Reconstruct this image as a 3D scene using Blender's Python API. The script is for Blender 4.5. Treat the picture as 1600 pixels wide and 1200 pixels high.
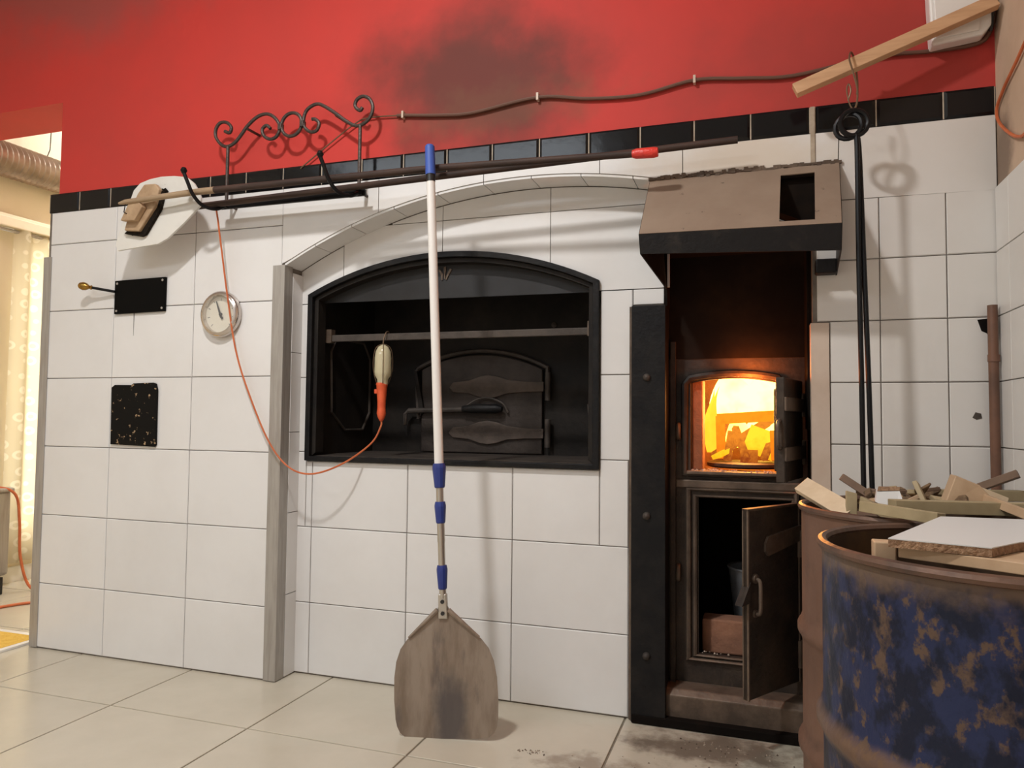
import bpy, math, random
from mathutils import Vector, Matrix
random.seed(7)
for o in list(bpy.data.objects): bpy.data.objects.remove(o, do_unlink=True)
S = bpy.context.scene
COL = S.collection
PI = math.pi

# ------------------------------------------------------------------ camera
cam_d = bpy.data.cameras.new('camera'); cam = bpy.data.objects.new('camera', cam_d); COL.objects.link(cam)
cam_d.sensor_width = 36.0; cam_d.lens = 36.0 * 1159.14 / 1600.0; cam_d.clip_start = 0.02
_r = Vector((0.94789767, 0.31841982, 0.00994101)); _u = Vector((0.00543324, -0.04735843, 0.99886318)); _f = Vector((-0.31852862, 0.94676607, 0.046621))
cam.matrix_world = Matrix(((_r.x, _u.x, -_f.x, 2.64763), (_r.y, _u.y, -_f.y, -2.46882), (_r.z, _u.z, -_f.z, 1.02404), (0, 0, 0, 1)))
S.camera = cam

# ------------------------------------------------------------------ world and view
W = bpy.data.worlds.new('world'); S.world = W; W.use_nodes = True
bg = W.node_tree.nodes['Background']; bg.inputs[0].default_value = (1.0, 0.97, 0.90, 1); bg.inputs[1].default_value = 9.0
S.view_settings.view_transform = 'Standard'; S.view_settings.look = 'None'
S.view_settings.exposure = 0.0; S.view_settings.gamma = 1.0; S.view_settings.use_curve_mapping = False

def lamp(name, loc, power, size, col=(1, 0.975, 0.945), rot=(0, 0, 0), kind='AREA'):
    d = bpy.data.lights.new(name, kind); d.energy = power; d.color = col
    if kind == 'AREA': d.shape = 'DISK'; d.size = size
    else: d.shadow_soft_size = size
    o = bpy.data.objects.new(name, d); COL.objects.link(o); o.location = loc; o.rotation_euler = rot
    return o
CEIL = 3.4
KEY = ((1.35, -1.80, 3.33), 64)          # round lamp left of the oven
TUBE = ((0.1, -3.65, 3.33), 52)          # cool fluorescent fitting further back
PASS_FILL = ((-0.95, 1.6, 3.33), 36)          # added lamp, brightens the cream walls of the passage

# ------------------------------------------------------------------ materials
def new_mat(name):
    m = bpy.data.materials.new(name); m.use_nodes = True
    return m, m.node_tree.nodes, m.node_tree.links, m.node_tree.nodes['Principled BSDF']

def c4(c): return (c[0], c[1], c[2], 1)

def mat(name, c1, c2=None, scale=6.0, lo=0.4, hi=0.65, rough=0.5, metal=0.0, bump=0.0, bscale=40.0, stretch=(1, 1, 1),
        rand=0.0, spec=0.5, c3=None, scale3=20.0, lo3=0.6, hi3=0.7, coat=0.0, rough2=None):
    m, n, l, b = new_mat(name)
    b.inputs['Base Color'].default_value = c4(c1); b.inputs['Roughness'].default_value = rough; b.inputs['Metallic'].default_value = metal
    b.inputs['Specular IOR Level'].default_value = spec
    if coat: b.inputs['Coat Weight'].default_value = coat; b.inputs['Coat Roughness'].default_value = 0.1
    geo = n.new('ShaderNodeNewGeometry'); mp = n.new('ShaderNodeMapping'); mp.inputs['Scale'].default_value = stretch
    l.new(geo.outputs['Position'], mp.inputs['Vector'])
    out = None
    def layer(prev, col, sc, a, z):
        t = n.new('ShaderNodeTexNoise'); t.inputs['Scale'].default_value = sc; t.inputs['Detail'].default_value = 6; t.inputs['Roughness'].default_value = 0.62
        l.new(mp.outputs[0], t.inputs['Vector'])
        r = n.new('ShaderNodeMapRange'); r.inputs['From Min'].default_value = a; r.inputs['From Max'].default_value = z; r.clamp = True
        l.new(t.outputs['Fac'], r.inputs['Value'])
        x = n.new('ShaderNodeMix'); x.data_type = 'RGBA'
        l.new(r.outputs[0], x.inputs['Factor'])
        if prev is None: x.inputs[6].default_value = c4(c1)
        else: l.new(prev, x.inputs[6])
        x.inputs[7].default_value = c4(col)
        return x.outputs[2], r.outputs[0]
    fac = None
    if c2: out, fac = layer(None, c2, scale, lo, hi)
    if c3: out, _ = layer(out, c3, scale3, lo3, hi3)
    if rand:
        oi = n.new('ShaderNodeObjectInfo'); r = n.new('ShaderNodeMapRange'); r.inputs['To Min'].default_value = 1 - rand; r.inputs['To Max'].default_value = 1.0
        l.new(oi.outputs['Random'], r.inputs['Value'])
        x = n.new('ShaderNodeMix'); x.data_type = 'RGBA'; x.blend_type = 'MULTIPLY'; x.inputs['Factor'].default_value = 1.0
        if out: l.new(out, x.inputs[6])
        else: x.inputs[6].default_value = c4(c1)
        l.new(r.outputs[0], x.inputs[7]); out = x.outputs[2]
    if out: l.new(out, b.inputs['Base Color'])
    if rough2 is not None and fac:
        r = n.new('ShaderNodeMapRange'); r.inputs['To Min'].default_value = rough; r.inputs['To Max'].default_value = rough2
        l.new(fac, r.inputs['Value']); l.new(r.outputs[0], b.inputs['Roughness'])
    if bump:
        t = n.new('ShaderNodeTexNoise'); t.inputs['Scale'].default_value = bscale; t.inputs['Detail'].default_value = 5
        l.new(mp.outputs[0], t.inputs['Vector'])
        bp = n.new('ShaderNodeBump'); bp.inputs['Strength'].default_value = bump; bp.inputs['Distance'].default_value = 0.01
        l.new(t.outputs['Fac'], bp.inputs['Height']); l.new(bp.outputs[0], b.inputs['Normal'])
    return m

def add_patch(m, center, radius, col, nscale=4.0, amount=1.0, namp=0.8):
    """an irregular patch of another colour around a place in the room (soot, ash, rust, duller plaster)"""
    n, l = m.node_tree.nodes, m.node_tree.links; b = n['Principled BSDF']
    geo = n.new('ShaderNodeNewGeometry')
    sub = n.new('ShaderNodeVectorMath'); sub.operation = 'SUBTRACT'; sub.inputs[1].default_value = center; l.new(geo.outputs['Position'], sub.inputs[0])
    dv = n.new('ShaderNodeVectorMath'); dv.operation = 'DIVIDE'; dv.inputs[1].default_value = radius; l.new(sub.outputs[0], dv.inputs[0])
    ln = n.new('ShaderNodeVectorMath'); ln.operation = 'LENGTH'; l.new(dv.outputs[0], ln.inputs[0])
    t = n.new('ShaderNodeTexNoise'); t.inputs['Scale'].default_value = nscale; t.inputs['Detail'].default_value = 6; t.inputs['Roughness'].default_value = 0.6
    l.new(geo.outputs['Position'], t.inputs['Vector'])
    ns = n.new('ShaderNodeMath'); ns.operation = 'MULTIPLY_ADD'; ns.inputs[1].default_value = -2 * namp; ns.inputs[2].default_value = namp
    l.new(t.outputs['Fac'], ns.inputs[0])
    ad = n.new('ShaderNodeMath'); ad.operation = 'ADD'; l.new(ln.outputs['Value'], ad.inputs[0]); l.new(ns.outputs[0], ad.inputs[1])
    mr = n.new('ShaderNodeMapRange'); mr.interpolation_type = 'SMOOTHSTEP'
    mr.inputs['From Min'].default_value = 1.0; mr.inputs['From Max'].default_value = 0.25; mr.inputs['To Min'].default_value = 0; mr.inputs['To Max'].default_value = amount
    l.new(ad.outputs[0], mr.inputs['Value'])
    x = n.new('ShaderNodeMix'); x.data_type = 'RGBA'; l.new(mr.outputs[0], x.inputs['Factor'])
    src = b.inputs['Base Color']
    if src.is_linked: l.new(src.links[0].from_socket, x.inputs[6])
    else: x.inputs[6].default_value = src.default_value[:]
    x.inputs[7].default_value = c4(col); l.new(x.outputs[2], src)
    return m

def emit_mat(name, cb, ct, strength, z0, z1, nscale=14.0):
    m, n, l, b = new_mat(name); n.remove(b)
    e = n.new('ShaderNodeEmission'); e.inputs['Strength'].default_value = strength
    geo = n.new('ShaderNodeNewGeometry'); sp = n.new('ShaderNodeSeparateXYZ'); l.new(geo.outputs['Position'], sp.inputs[0])
    r = n.new('ShaderNodeMapRange'); r.inputs['From Min'].default_value = z0; r.inputs['From Max'].default_value = z1; l.new(sp.outputs['Z'], r.inputs['Value'])
    t = n.new('ShaderNodeTexNoise'); t.inputs['Scale'].default_value = nscale; l.new(geo.outputs['Position'], t.inputs['Vector'])
    a = n.new('ShaderNodeMath'); a.operation = 'MULTIPLY_ADD'; a.inputs[1].default_value = 1.2; a.inputs[2].default_value = -0.6; l.new(t.outputs['Fac'], a.inputs[0])
    s = n.new('ShaderNodeMath'); s.operation = 'ADD'; s.use_clamp = True; l.new(r.outputs[0], s.inputs[0]); l.new(a.outputs[0], s.inputs[1])
    x = n.new('ShaderNodeMix'); x.data_type = 'RGBA'; x.inputs[6].default_value = c4(cb); x.inputs[7].default_value = c4(ct); l.new(s.outputs[0], x.inputs['Factor'])
    l.new(x.outputs[2], e.inputs['Color']); l.new(e.outputs[0], n['Material Output'].inputs['Surface'])
    return m

M = {}
M['tile'] = add_patch(mat('glazed_white_tile', (.80, .795, .79), (.75, .74, .73), 2.2, .42, .68, rough=.30, rand=.05, bump=.04, bscale=9), (2.62, 0, 1.85), (.55, .3, .18), (.62, .50, .36), 3.5, .55)
M['tile_small'] = mat('small_glazed_tile', (.74, .715, .685), (.69, .66, .62), 2.5, .4, .7, rough=.33, rand=.05, bump=.04, bscale=12)
M['grout'] = mat('grout', (.19, .165, .14), (.12, .10, .085), 14, rough=.9, bump=.2)
M['black_tile'] = mat('glazed_black_tile', (.006, .006, .007), rough=.14, bump=.05, bscale=20, spec=0.3)
M['light_grout'] = mat('pale_grout', (.50, .42, .33), (.34, .27, .20), 20, rough=.9)
M['red'] = mat('red_plaster', (.58, .050, .041), (.50, .052, .043), 1.6, .4, .7, rough=.65, bump=.12, bscale=7, spec=.25)
add_patch(M['red'], (1.66, 0, 2.26), (.66, 1, .42), (.115, .035, .027), 3.0, .92, .55)
add_patch(M['red'], (1.75, 0, 2.15), (.55, 1, .12), (.19, .095, .05), 9.0, .3, 1.0)
add_patch(M['red'], (2.95, 0, 2.12), (.8, 1, .35), (.30, .050, .042), 3.0, .55)  # deeper red over the right part
add_patch(M['red'], (-.3, 0, 3.02), (1.1, .15, .45), (.33, .085, .075), 2.0, .75)  # duller, darker red towards the upper left
M['cream'] = mat('cream_plaster', (.80, .71, .55), (.75, .66, .49), 2.0, rough=.8, bump=.08)
M['beige'] = add_patch(mat('beige_plaster', (.60, .44, .32), (.52, .37, .26), 3.0, rough=.8, bump=.1), (3.3, -.05, 1.75), (1, .12, .25), (.16, .11, .08), 8, .8)  # darker brown patch near the corner
M['ceiling'] = mat('ceiling_paint', (.76, .76, .75), rough=.9)
M['floor'] = mat('beige_floor_tile', (.60, .55, .45), (.54, .49, .395), 3.0, .35, .7, rough=.27, rand=.04, bump=.03, bscale=15)
add_patch(M['floor'], (2.52, -.02, 0), (.36, .17, 1), (.13, .095, .07), 9.0, .85, 1.1)
add_patch(M['floor'], (2.22, -.30, 0), (.28, .14, 1), (.22, .16, .11), 11.0, .7, 1.2)
M['floor_grout'] = mat('floor_grout', (.25, .22, .17), (.19, .165, .125), 20, rough=.9)
M['steel'] = mat('brushed_steel', (.42, .395, .365), (.34, .315, .285), 10, rough=.5, metal=.3, stretch=(8, 8, .6))
M['trim_beige'] = mat('painted_trim', (.62, .50, .41), (.54, .42, .33), 6, rough=.5)
M['iron'] = mat('black_iron', (.011, .011, .012), (.022, .020, .019), 9, .42, .7, rough=.46, metal=.25, bump=.2, bscale=60, spec=0.18)
M['iron_dust'] = mat('dusty_iron', (.085, .070, .060), (.045, .037, .032), 8, .4, .65, rough=.6, metal=.15, bump=.2, bscale=50, spec=0.3)
M['niche_iron'] = mat('sooty_iron', (.016, .014, .013), (.030, .025, .021), 5, .4, .7, rough=.55, metal=.1, bump=.15, bscale=50, spec=0.15)
M['door_iron'] = mat('oven_door_iron', (.060, .048, .042), (.038, .030, .026), 9, .4, .65, rough=.55, metal=.2, bump=.2, bscale=60, spec=0.25)
M['header_iron'] = mat('header_iron', (.030, .030, .032), (.020, .019, .019), 5, .4, .7, rough=.5, metal=.1, bump=.1, bscale=20, spec=.3)
M['strap_iron'] = mat('strap_iron', (.125, .098, .082), (.08, .062, .052), 10, .4, .65, rough=.6, metal=.1, bump=.2, bscale=60, spec=.3)
M['furnace'] = mat('furnace_iron', (.042, .032, .026), (.085, .060, .044), 7, .42, .7, rough=.55, metal=.2, bump=.25, bscale=50, c3=(.016, .013, .012), scale3=4, lo3=.5, hi3=.7, spec=0.25)
M['furnace_edge'] = mat('worn_iron_edge', (.16, .115, .085), (.09, .066, .050), 12, rough=.5, metal=.3, bump=.2, spec=0.3)
M['soot'] = mat('soot', (.009, .007, .006), (.020, .013, .009), 6, .5, .75, rough=.85, spec=0.05)
M['soot_brown'] = mat('brown_soot', (.013, .009, .007), (.028, .018, .011), 6, .45, .75, rough=.85, spec=.05)
M['hood'] = mat('dusty_hood', (.29, .22, .165), (.235, .17, .125), 5, .35, .7, rough=.6, c3=(.06, .045, .035), scale3=26, lo3=.66, hi3=.72, spec=0.2)
M['hood_dark'] = mat('hood_apron', (.012, .011, .011), (.032, .026, .022), 14, .55, .75, rough=.45, bump=.2, bscale=80, spec=0.15)
M['firebrick'] = mat('firebrick', (.26, .10, .045), (.15, .055, .025), 12, rough=.9, bump=.4)
M['clay_brick'] = mat('clay_brick', (.34, .16, .095), (.25, .12, .075), 14, rough=.9, bump=.4, c3=(.5, .42, .33), scale3=60, lo3=.68, hi3=.74)
M['pan'] = mat('grey_pan', (.36, .37, .38), (.26, .26, .27), 9, rough=.4, metal=.6)
M['blade'] = mat('scorched_aluminium', (.31, .25, .20), (.20, .15, .112), 7, .38, .66, rough=.4, metal=.25, stretch=(3.2, 3.2, .7), c3=(.15, .12, .105), scale3=6, lo3=.57, hi3=.70)
add_patch(M['blade'], (1.70, -.24, .08), (.075, .3, .2), (.085, .075, .078), 7, .85, .7)
M['alu'] = mat('aluminium_tube', (.52, .49, .44), rough=.32, metal=.85)
M['white_paint'] = mat('white_lacquer', (.82, .80, .77), rough=.32)
M['blue_plastic'] = mat('blue_plastic', (.018, .035, .20), (.022, .045, .24), 20, rough=.42)
M['blue_grip'] = mat('blue_rubber_grip', (.045, .105, .42), rough=.5)
M['black_plastic'] = mat('black_plastic', (.012, .012, .013), rough=.4)
M['wrought'] = mat('wrought_iron', (.055, .045, .040), (.085, .062, .052), 30, rough=.45, metal=.4, bump=.2, bscale=120)
M['hook_iron'] = mat('blackened_iron', (.012, .012, .013), rough=.4, metal=.4, spec=0.25)
M['wood_handle'] = mat('worn_wood_handle', (.40, .29, .18), (.30, .205, .125), 10, rough=.6, stretch=(.6, 4, 4), c3=(.05, .035, .028), scale3=2.0, lo3=.52, hi3=.60)
M['charred'] = mat('charred_wood', (.040, .028, .024), (.075, .045, .035), 8, rough=.6, stretch=(.5, 4, 4), spec=0.2)
M['red_plastic'] = mat('red_tape', (.75, .045, .030), (.60, .035, .025), 30, rough=.4, bump=.4, bscale=60)
M['brush_wood'] = mat('brush_wood', (.50, .35, .215), (.38, .25, .145), 16, rough=.6, stretch=(1, 4, 1))
M['bristle'] = mat('black_bristle', (.010, .009, .008), (.03, .02, .012), 120, rough=.8, bump=.8, bscale=200, spec=0.1)
M['board'] = mat('white_board', (.74, .725, .68), (.62, .60, .55), 5, .45, .7, rough=.42, c3=(.18, .14, .11), scale3=28, lo3=.70, hi3=.75)
M['plate'] = mat('black_enamel', (.004, .004, .004), rough=.4, spec=0.05)
M['plate_worn'] = mat('worn_black_enamel', (.004, .004, .004), rough=.5, c3=(.42, .29, .17), scale3=38, lo3=.615, hi3=.64, spec=0.12)
M['brass'] = mat('brass', (.40, .24, .055), (.24, .13, .03), 30, rough=.25, metal=.95)
M['chrome'] = mat('chrome', (.60, .55, .51), rough=.2, metal=.9)
M['duct_foil'] = mat('duct_foil', (.40, .33, .28), (.32, .26, .21), 14, rough=.3, metal=.8)
M['dial'] = mat('cream_dial', (.72, .68, .57), (.55, .44, .28), 9, .62, .8, rough=.5)
M['orange'] = mat('orange_rubber', (.62, .16, .055), (.52, .12, .04), 20, rough=.5)
M['orange_handle'] = mat('orange_handle', (.80, .13, .045), (.68, .09, .03), 25, rough=.45)
M['brown_cable'] = mat('brown_cable', (.13, .060, .040), rough=.55)
M['wire'] = mat('rusty_wire', (.20, .135, .085), rough=.5, metal=.6)
M['pine'] = mat('pine_batten', (.60, .36, .20), (.50, .285, .15), 8, rough=.6, stretch=(.7, 6, 6))
M['pine_old'] = mat('weathered_pine', (.27, .20, .135), (.20, .145, .095), 10, rough=.7)
M['rust_drum'] = mat('rusted_drum', (.135, .070, .046), (.185, .100, .066), 6, .35, .7, rough=.58, metal=.25, bump=.25, bscale=30, c3=(.08, .045, .032), scale3=9, lo3=.55, hi3=.75)
M['blue_drum'] = mat('flaking_blue_drum', (.018, .025, .068), (.100, .064, .045), 38, .53, .59, rough=.45, metal=.1, bump=.3, bscale=30, stretch=(1, 1, .7), c3=(.008, .011, .026), scale3=22, lo3=.45, hi3=.56, spec=.25)
add_patch(M['blue_drum'], (3.012, -1.10, .825), (2, 2, .060), (.135, .090, .063), 22.0, .95, .7)
add_patch(M['blue_drum'], (3.012, -1.10, .535), (2, 2, .030), (.16, .095, .06), 14.0, .8, .5)
M['drum_rim'] = mat('drum_rim', (.150, .085, .058), (.085, .055, .043), 12, rough=.5, metal=.35, bump=.2)
M['drum_inside'] = mat('drum_inside', (.055, .034, .022), (.10, .055, .025), 8, rough=.8, spec=0.2)
M['copper_pipe'] = mat('brown_pipe', (.17, .080, .048), (.11, .055, .035), 12, rough=.5)
M['chip_core'] = mat('chipboard_core', (.33, .20, .115), (.20, .11, .06), 90, rough=.9, bump=.8, bscale=150)
M['melamine'] = mat('white_melamine', (.60, .60, .59), rough=.4)
M['glass_bulb'] = None
M['lace'] = None
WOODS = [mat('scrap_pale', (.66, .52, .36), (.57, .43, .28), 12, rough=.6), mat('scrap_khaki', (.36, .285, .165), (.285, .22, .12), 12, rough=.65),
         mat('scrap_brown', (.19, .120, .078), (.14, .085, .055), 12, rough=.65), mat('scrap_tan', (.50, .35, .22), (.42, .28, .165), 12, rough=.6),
         mat('scrap_bark', (.20, .13, .07), (.09, .055, .03), 40, rough=.9, bump=.8, bscale=60)]

def glass_mat(name, tint=(1, .97, .85), fac=.55):
    m, n, l, b = new_mat(name)
    b.inputs['Base Color'].default_value = c4(tint); b.inputs['Roughness'].default_value = .12
    tr = n.new('ShaderNodeBsdfTransparent'); mx = n.new('ShaderNodeMixShader'); mx.inputs[0].default_value = fac
    l.new(tr.outputs[0], mx.inputs[1]); l.new(b.outputs[0], mx.inputs[2]); l.new(mx.outputs[0], n['Material Output'].inputs['Surface'])
    return m
M['glass_bulb'] = glass_mat('frosted_bulb_glass', (.80, .72, .48), .72)
M['gauge_glass'] = glass_mat('gauge_glass', (.9, .9, .9), .06)
M['window_glass'] = glass_mat('window_glass', (.9, .93, .95), .12)

def lace_mat():
    m, n, l, b = new_mat('lace_curtain')
    geo = n.new('ShaderNodeNewGeometry'); v = n.new('ShaderNodeTexVoronoi'); v.inputs['Scale'].default_value = 12.0; v.inputs['Randomness'].default_value = .35
    mp = n.new('ShaderNodeMapping'); mp.inputs['Scale'].default_value = (0, 1, 1); l.new(geo.outputs['Position'], mp.inputs['Vector']); l.new(mp.outputs[0], v.inputs['Vector'])
    r = n.new('ShaderNodeValToRGB'); e = r.color_ramp.elements
    e[0].position = 0.0; e[0].color = (.56, .48, .32, 1); e[1].position = 1; e[1].color = (.56, .48, .32, 1)
    for p, c in ((.16, (.56, .48, .32, 1)), (.20, (.68, .605, .45, 1)), (.32, (.68, .605, .45, 1)), (.36, (.56, .48, .32, 1))):
        k = r.color_ramp.elements.new(p); k.color = c
    l.new(v.outputs['Distance'], r.inputs[0]); l.new(r.outputs[0], b.inputs['Base Color']); b.inputs['Roughness'].default_value = .9
    t = n.new('ShaderNodeBsdfTranslucent'); l.new(r.outputs[0], t.inputs['Color'])
    mx = n.new('ShaderNodeMixShader'); mx.inputs[0].default_value = .5
    l.new(b.outputs[0], mx.inputs[1]); l.new(t.outputs[0], mx.inputs[2]); l.new(mx.outputs[0], n['Material Output'].inputs['Surface'])
    return m
M['lace'] = lace_mat()

# ------------------------------------------------------------------ mesh helpers
class MB:
    def __init__(s): s.v = []; s.f = []
    def add(s, vs, fs):
        k = len(s.v); s.v += [tuple(a) for a in vs]; s.f += [tuple(i + k for i in f) for f in fs]; return s
    def box(s, x0, x1, y0, y1, z0, z1):
        return s.add([(x0, y0, z0), (x1, y0, z0), (x1, y1, z0), (x0, y1, z0), (x0, y0, z1), (x1, y0, z1), (x1, y1, z1), (x0, y1, z1)],
                     [(0, 3, 2, 1), (4, 5, 6, 7), (0, 1, 5, 4), (1, 2, 6, 5), (2, 3, 7, 6), (3, 0, 4, 7)])
    def prism(s, poly, y0, y1):
        """polygon in x,z extruded along y (front at y0)"""
        n = len(poly)
        if sum(poly[i][0] * poly[(i + 1) % n][1] - poly[(i + 1) % n][0] * poly[i][1] for i in range(n)) < 0: poly = poly[::-1]
        vs = [(a, y0, b) for a, b in poly] + [(a, y1, b) for a, b in poly]
        fs = [tuple(range(n)), tuple(range(2 * n - 1, n - 1, -1))] + [(i, i + n, (i + 1) % n + n, (i + 1) % n) for i in range(n)]
        return s.add(vs, fs)
    def ring(s, outer, inner, y0, y1, closed=True):
        """band between two matching x,z outlines, extruded along y"""
        n = len(outer)
        vs = [(a, y0, b) for a, b in outer] + [(a, y0, b) for a, b in inner] + [(a, y1, b) for a, b in outer] + [(a, y1, b) for a, b in inner]
        fs = []
        rng = range(n if closed else n - 1)
        for i in rng:
            j = (i + 1) % n
            fs += [(i, j, n + j, n + i), (2 * n + i, 3 * n + i, 3 * n + j, 2 * n + j), (i, 2 * n + i, 2 * n + j, j), (n + i, n + j, 3 * n + j, 3 * n + i)]
        if not closed: fs += [(0, n, 3 * n, 2 * n), (n - 1, 3 * n - 1, 4 * n - 1, 2 * n - 1)]
        return s.add(vs, fs)
    def tile(s, x0, x1, z0, z1, y, th=.008, ch=.0025, depth=None):
        """a rectangular tile, its face to -y, with chamfered edges"""
        d = depth if depth is not None else ch
        return s.add([(x0, y + th, z0), (x1, y + th, z0), (x1, y + th, z1), (x0, y + th, z1), (x0, y + d, z0), (x1, y + d, z0), (x1, y + d, z1), (x0, y + d, z1),
                      (x0 + ch, y, z0 + ch), (x1 - ch, y, z0 + ch), (x1 - ch, y, z1 - ch), (x0 + ch, y, z1 - ch)],
                     [(8, 9, 10, 11), (4, 5, 9, 8), (5, 6, 10, 9), (6, 7, 11, 10), (7, 4, 8, 11), (0, 1, 5, 4), (1, 2, 6, 5), (2, 3, 7, 6), (3, 0, 4, 7), (3, 2, 1, 0)])
    def tube(s, path, r, n=8, cap=True, closed=False):
        pts = [Vector(p) for p in path]; N = len(pts)
        rr = r if isinstance(r, (list, tuple)) else [r] * N
        base = len(s.v); prev = None; vs = []
        for i in range(N):
            if closed: t = pts[(i + 1) % N] - pts[i - 1]
            else: t = pts[min(i + 1, N - 1)] - pts[max(i - 1, 0)]
            t.normalize()
            if prev is None:
                a = Vector((0, 0, 1)) if abs(t.z) < .9 else Vector((0, 1, 0)); u = t.cross(a).normalized()
            else:
                u = prev - t * prev.dot(t)
                u = u.normalized() if u.length > 1e-6 else t.orthogonal().normalized()
            prev = u; w = t.cross(u)
            for k in range(n):
                ang = 2 * PI * k / n; vs.append(pts[i] + (u * math.cos(ang) + w * math.sin(ang)) * rr[i])
        fs = []
        for i in range(N if closed else N - 1):
            for k in range(n):
                a = i * n; b = ((i + 1) % N) * n
                fs.append((a + k, a + (k + 1) % n, b + (k + 1) % n, b + k))
        if cap and not closed: fs += [tuple(range(n - 1, -1, -1)), tuple((N - 1) * n + k for k in range(n))]
        return s.add(vs, fs)
    def lathe(s, prof, n=32, center=(0, 0, 0), axis='z', cap=False):
        vs = []
        for r, h in prof:
            for k in range(n):
                a = 2 * PI * k / n; x, y = r * math.cos(a), r * math.sin(a)
                p = (x, y, h) if axis == 'z' else ((x, -h, y) if axis == 'y' else (h, x, y))
                vs.append((p[0] + center[0], p[1] + center[1], p[2] + center[2]))
        fs = [(i * n + k, i * n + (k + 1) % n, (i + 1) * n + (k + 1) % n, (i + 1) * n + k) for i in range(len(prof) - 1) for k in range(n)]
        if cap: fs += [tuple(range(n - 1, -1, -1)), tuple((len(prof) - 1) * n + k for k in range(n))]
        return s.add(vs, fs)
    def stick(s, a, b, w, h, roll=0.0, skew=0.0):
        """a sawn piece of wood from a to b, width w, thickness h"""
        a, b = Vector(a), Vector(b); t = (b - a).normalized()
        up = Vector((0, 0, 1)) if abs(t.z) < .95 else Vector((0, 1, 0))
        u = t.cross(up).normalized(); v = u.cross(t)
        u, v = u * math.cos(roll) + v * math.sin(roll), v * math.cos(roll) - u * math.sin(roll)
        vs = []
        for q, sg in ((a, -1), (b, 1)):
            for i, j in ((-1, -1), (1, -1), (1, 1), (-1, 1)): vs.append(q + u * i * w / 2 + v * j * h / 2 + t * (skew * i * w / 2))
        return s.add(vs, [(3, 2, 1, 0), (4, 5, 6, 7), (0, 1, 5, 4), (1, 2, 6, 5), (2, 3, 7, 6), (3, 0, 4, 7)])
    def build(s, name, m, parent=None, smooth=False, bevel=0.0, offset=None, solid=0.0, sharp=40):
        me = bpy.data.meshes.new(name)
        vs = s.v if offset is None else [(a[0] - offset[0], a[1] - offset[1], a[2] - offset[2]) for a in s.v]
        me.from_pydata(vs, [], s.f); me.materials.append(M[m] if isinstance(m, str) else m)
        import bmesh
        bm = bmesh.new(); bm.from_mesh(me); bmesh.ops.recalc_face_normals(bm, faces=bm.faces); bm.to_mesh(me); bm.free()
        if smooth:
            for p in me.polygons: p.use_smooth = True
            me.set_sharp_from_angle(angle=math.radians(sharp))
        me.update()
        o = bpy.data.objects.new(name, me); COL.objects.link(o)
        if offset is not None: o.location = offset
        if parent:
            o.parent = parent
            if offset is not None: o.location = Vector(offset) - parent_origin(parent)
            else: o.location = -parent_origin(parent)
        if solid:
            k = o.modifiers.new('solid', 'SOLIDIFY'); k.thickness = solid; k.offset = 0
        if bevel:
            k = o.modifiers.new('bevel', 'BEVEL'); k.width = bevel; k.segments = 2; k.limit_method = 'ANGLE'
        return o

def parent_origin(p):
    v = Vector((0, 0, 0))
    while p: v += p.location; p = p.parent
    return v

def smoothpath(pts, k=6, closed=False):
    P = [Vector(p) for p in pts]; n = len(P); out = []
    for i in range(n if closed else n - 1):
        if closed: a, b, c, d = P[i - 1], P[i], P[(i + 1) % n], P[(i + 2) % n]
        else: a, b, c, d = P[max(i - 1, 0)], P[i], P[i + 1], P[min(i + 2, n - 1)]
        for j in range(k):
            t = j / k
            out.append(0.5 * ((2 * b) + (c - a) * t + (2 * a - 5 * b + 4 * c - d) * t * t + (3 * b - a - 3 * c + d) * t ** 3))
    if not closed: out.append(P[-1])
    return out

def tag(o, label, cat, group=None):
    o['label'] = label; o['category'] = cat
    if group: o['group'] = group
    return o
def thing(name, label, cat, loc=(0, 0, 0), group=None):
    o = bpy.data.objects.new(name, None); COL.objects.link(o); o.location = loc; o.empty_display_size = .05
    return tag(o, label, cat, group)
def struct(o): o['kind'] = 'structure'; return o

# ------------------------------------------------------------------ the arch curves
def arc(cx, cz, R): return lambda x: cz + math.sqrt(max(R * R - (x - cx) ** 2, 0))
ARCH = arc(1.86, -.198, 2.081)      # the arch over the recess
OPEN = arc(1.505, .302, 1.356)      # the arch of the iron oven mouth
RX0, RX1, RY = .861, 2.80, .119     # recess left, right, depth
OX0, OX1, OZ0 = .905, 2.104, .848   # oven mouth
STRIPZ0, STRIPZ1 = 1.928, 2.014
RWX = 3.305                         # right wall
LWX = -1.70                         # left wall

def lin(a, b, n): return [a + (b - a) * i / n for i in range(n + 1)]

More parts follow.
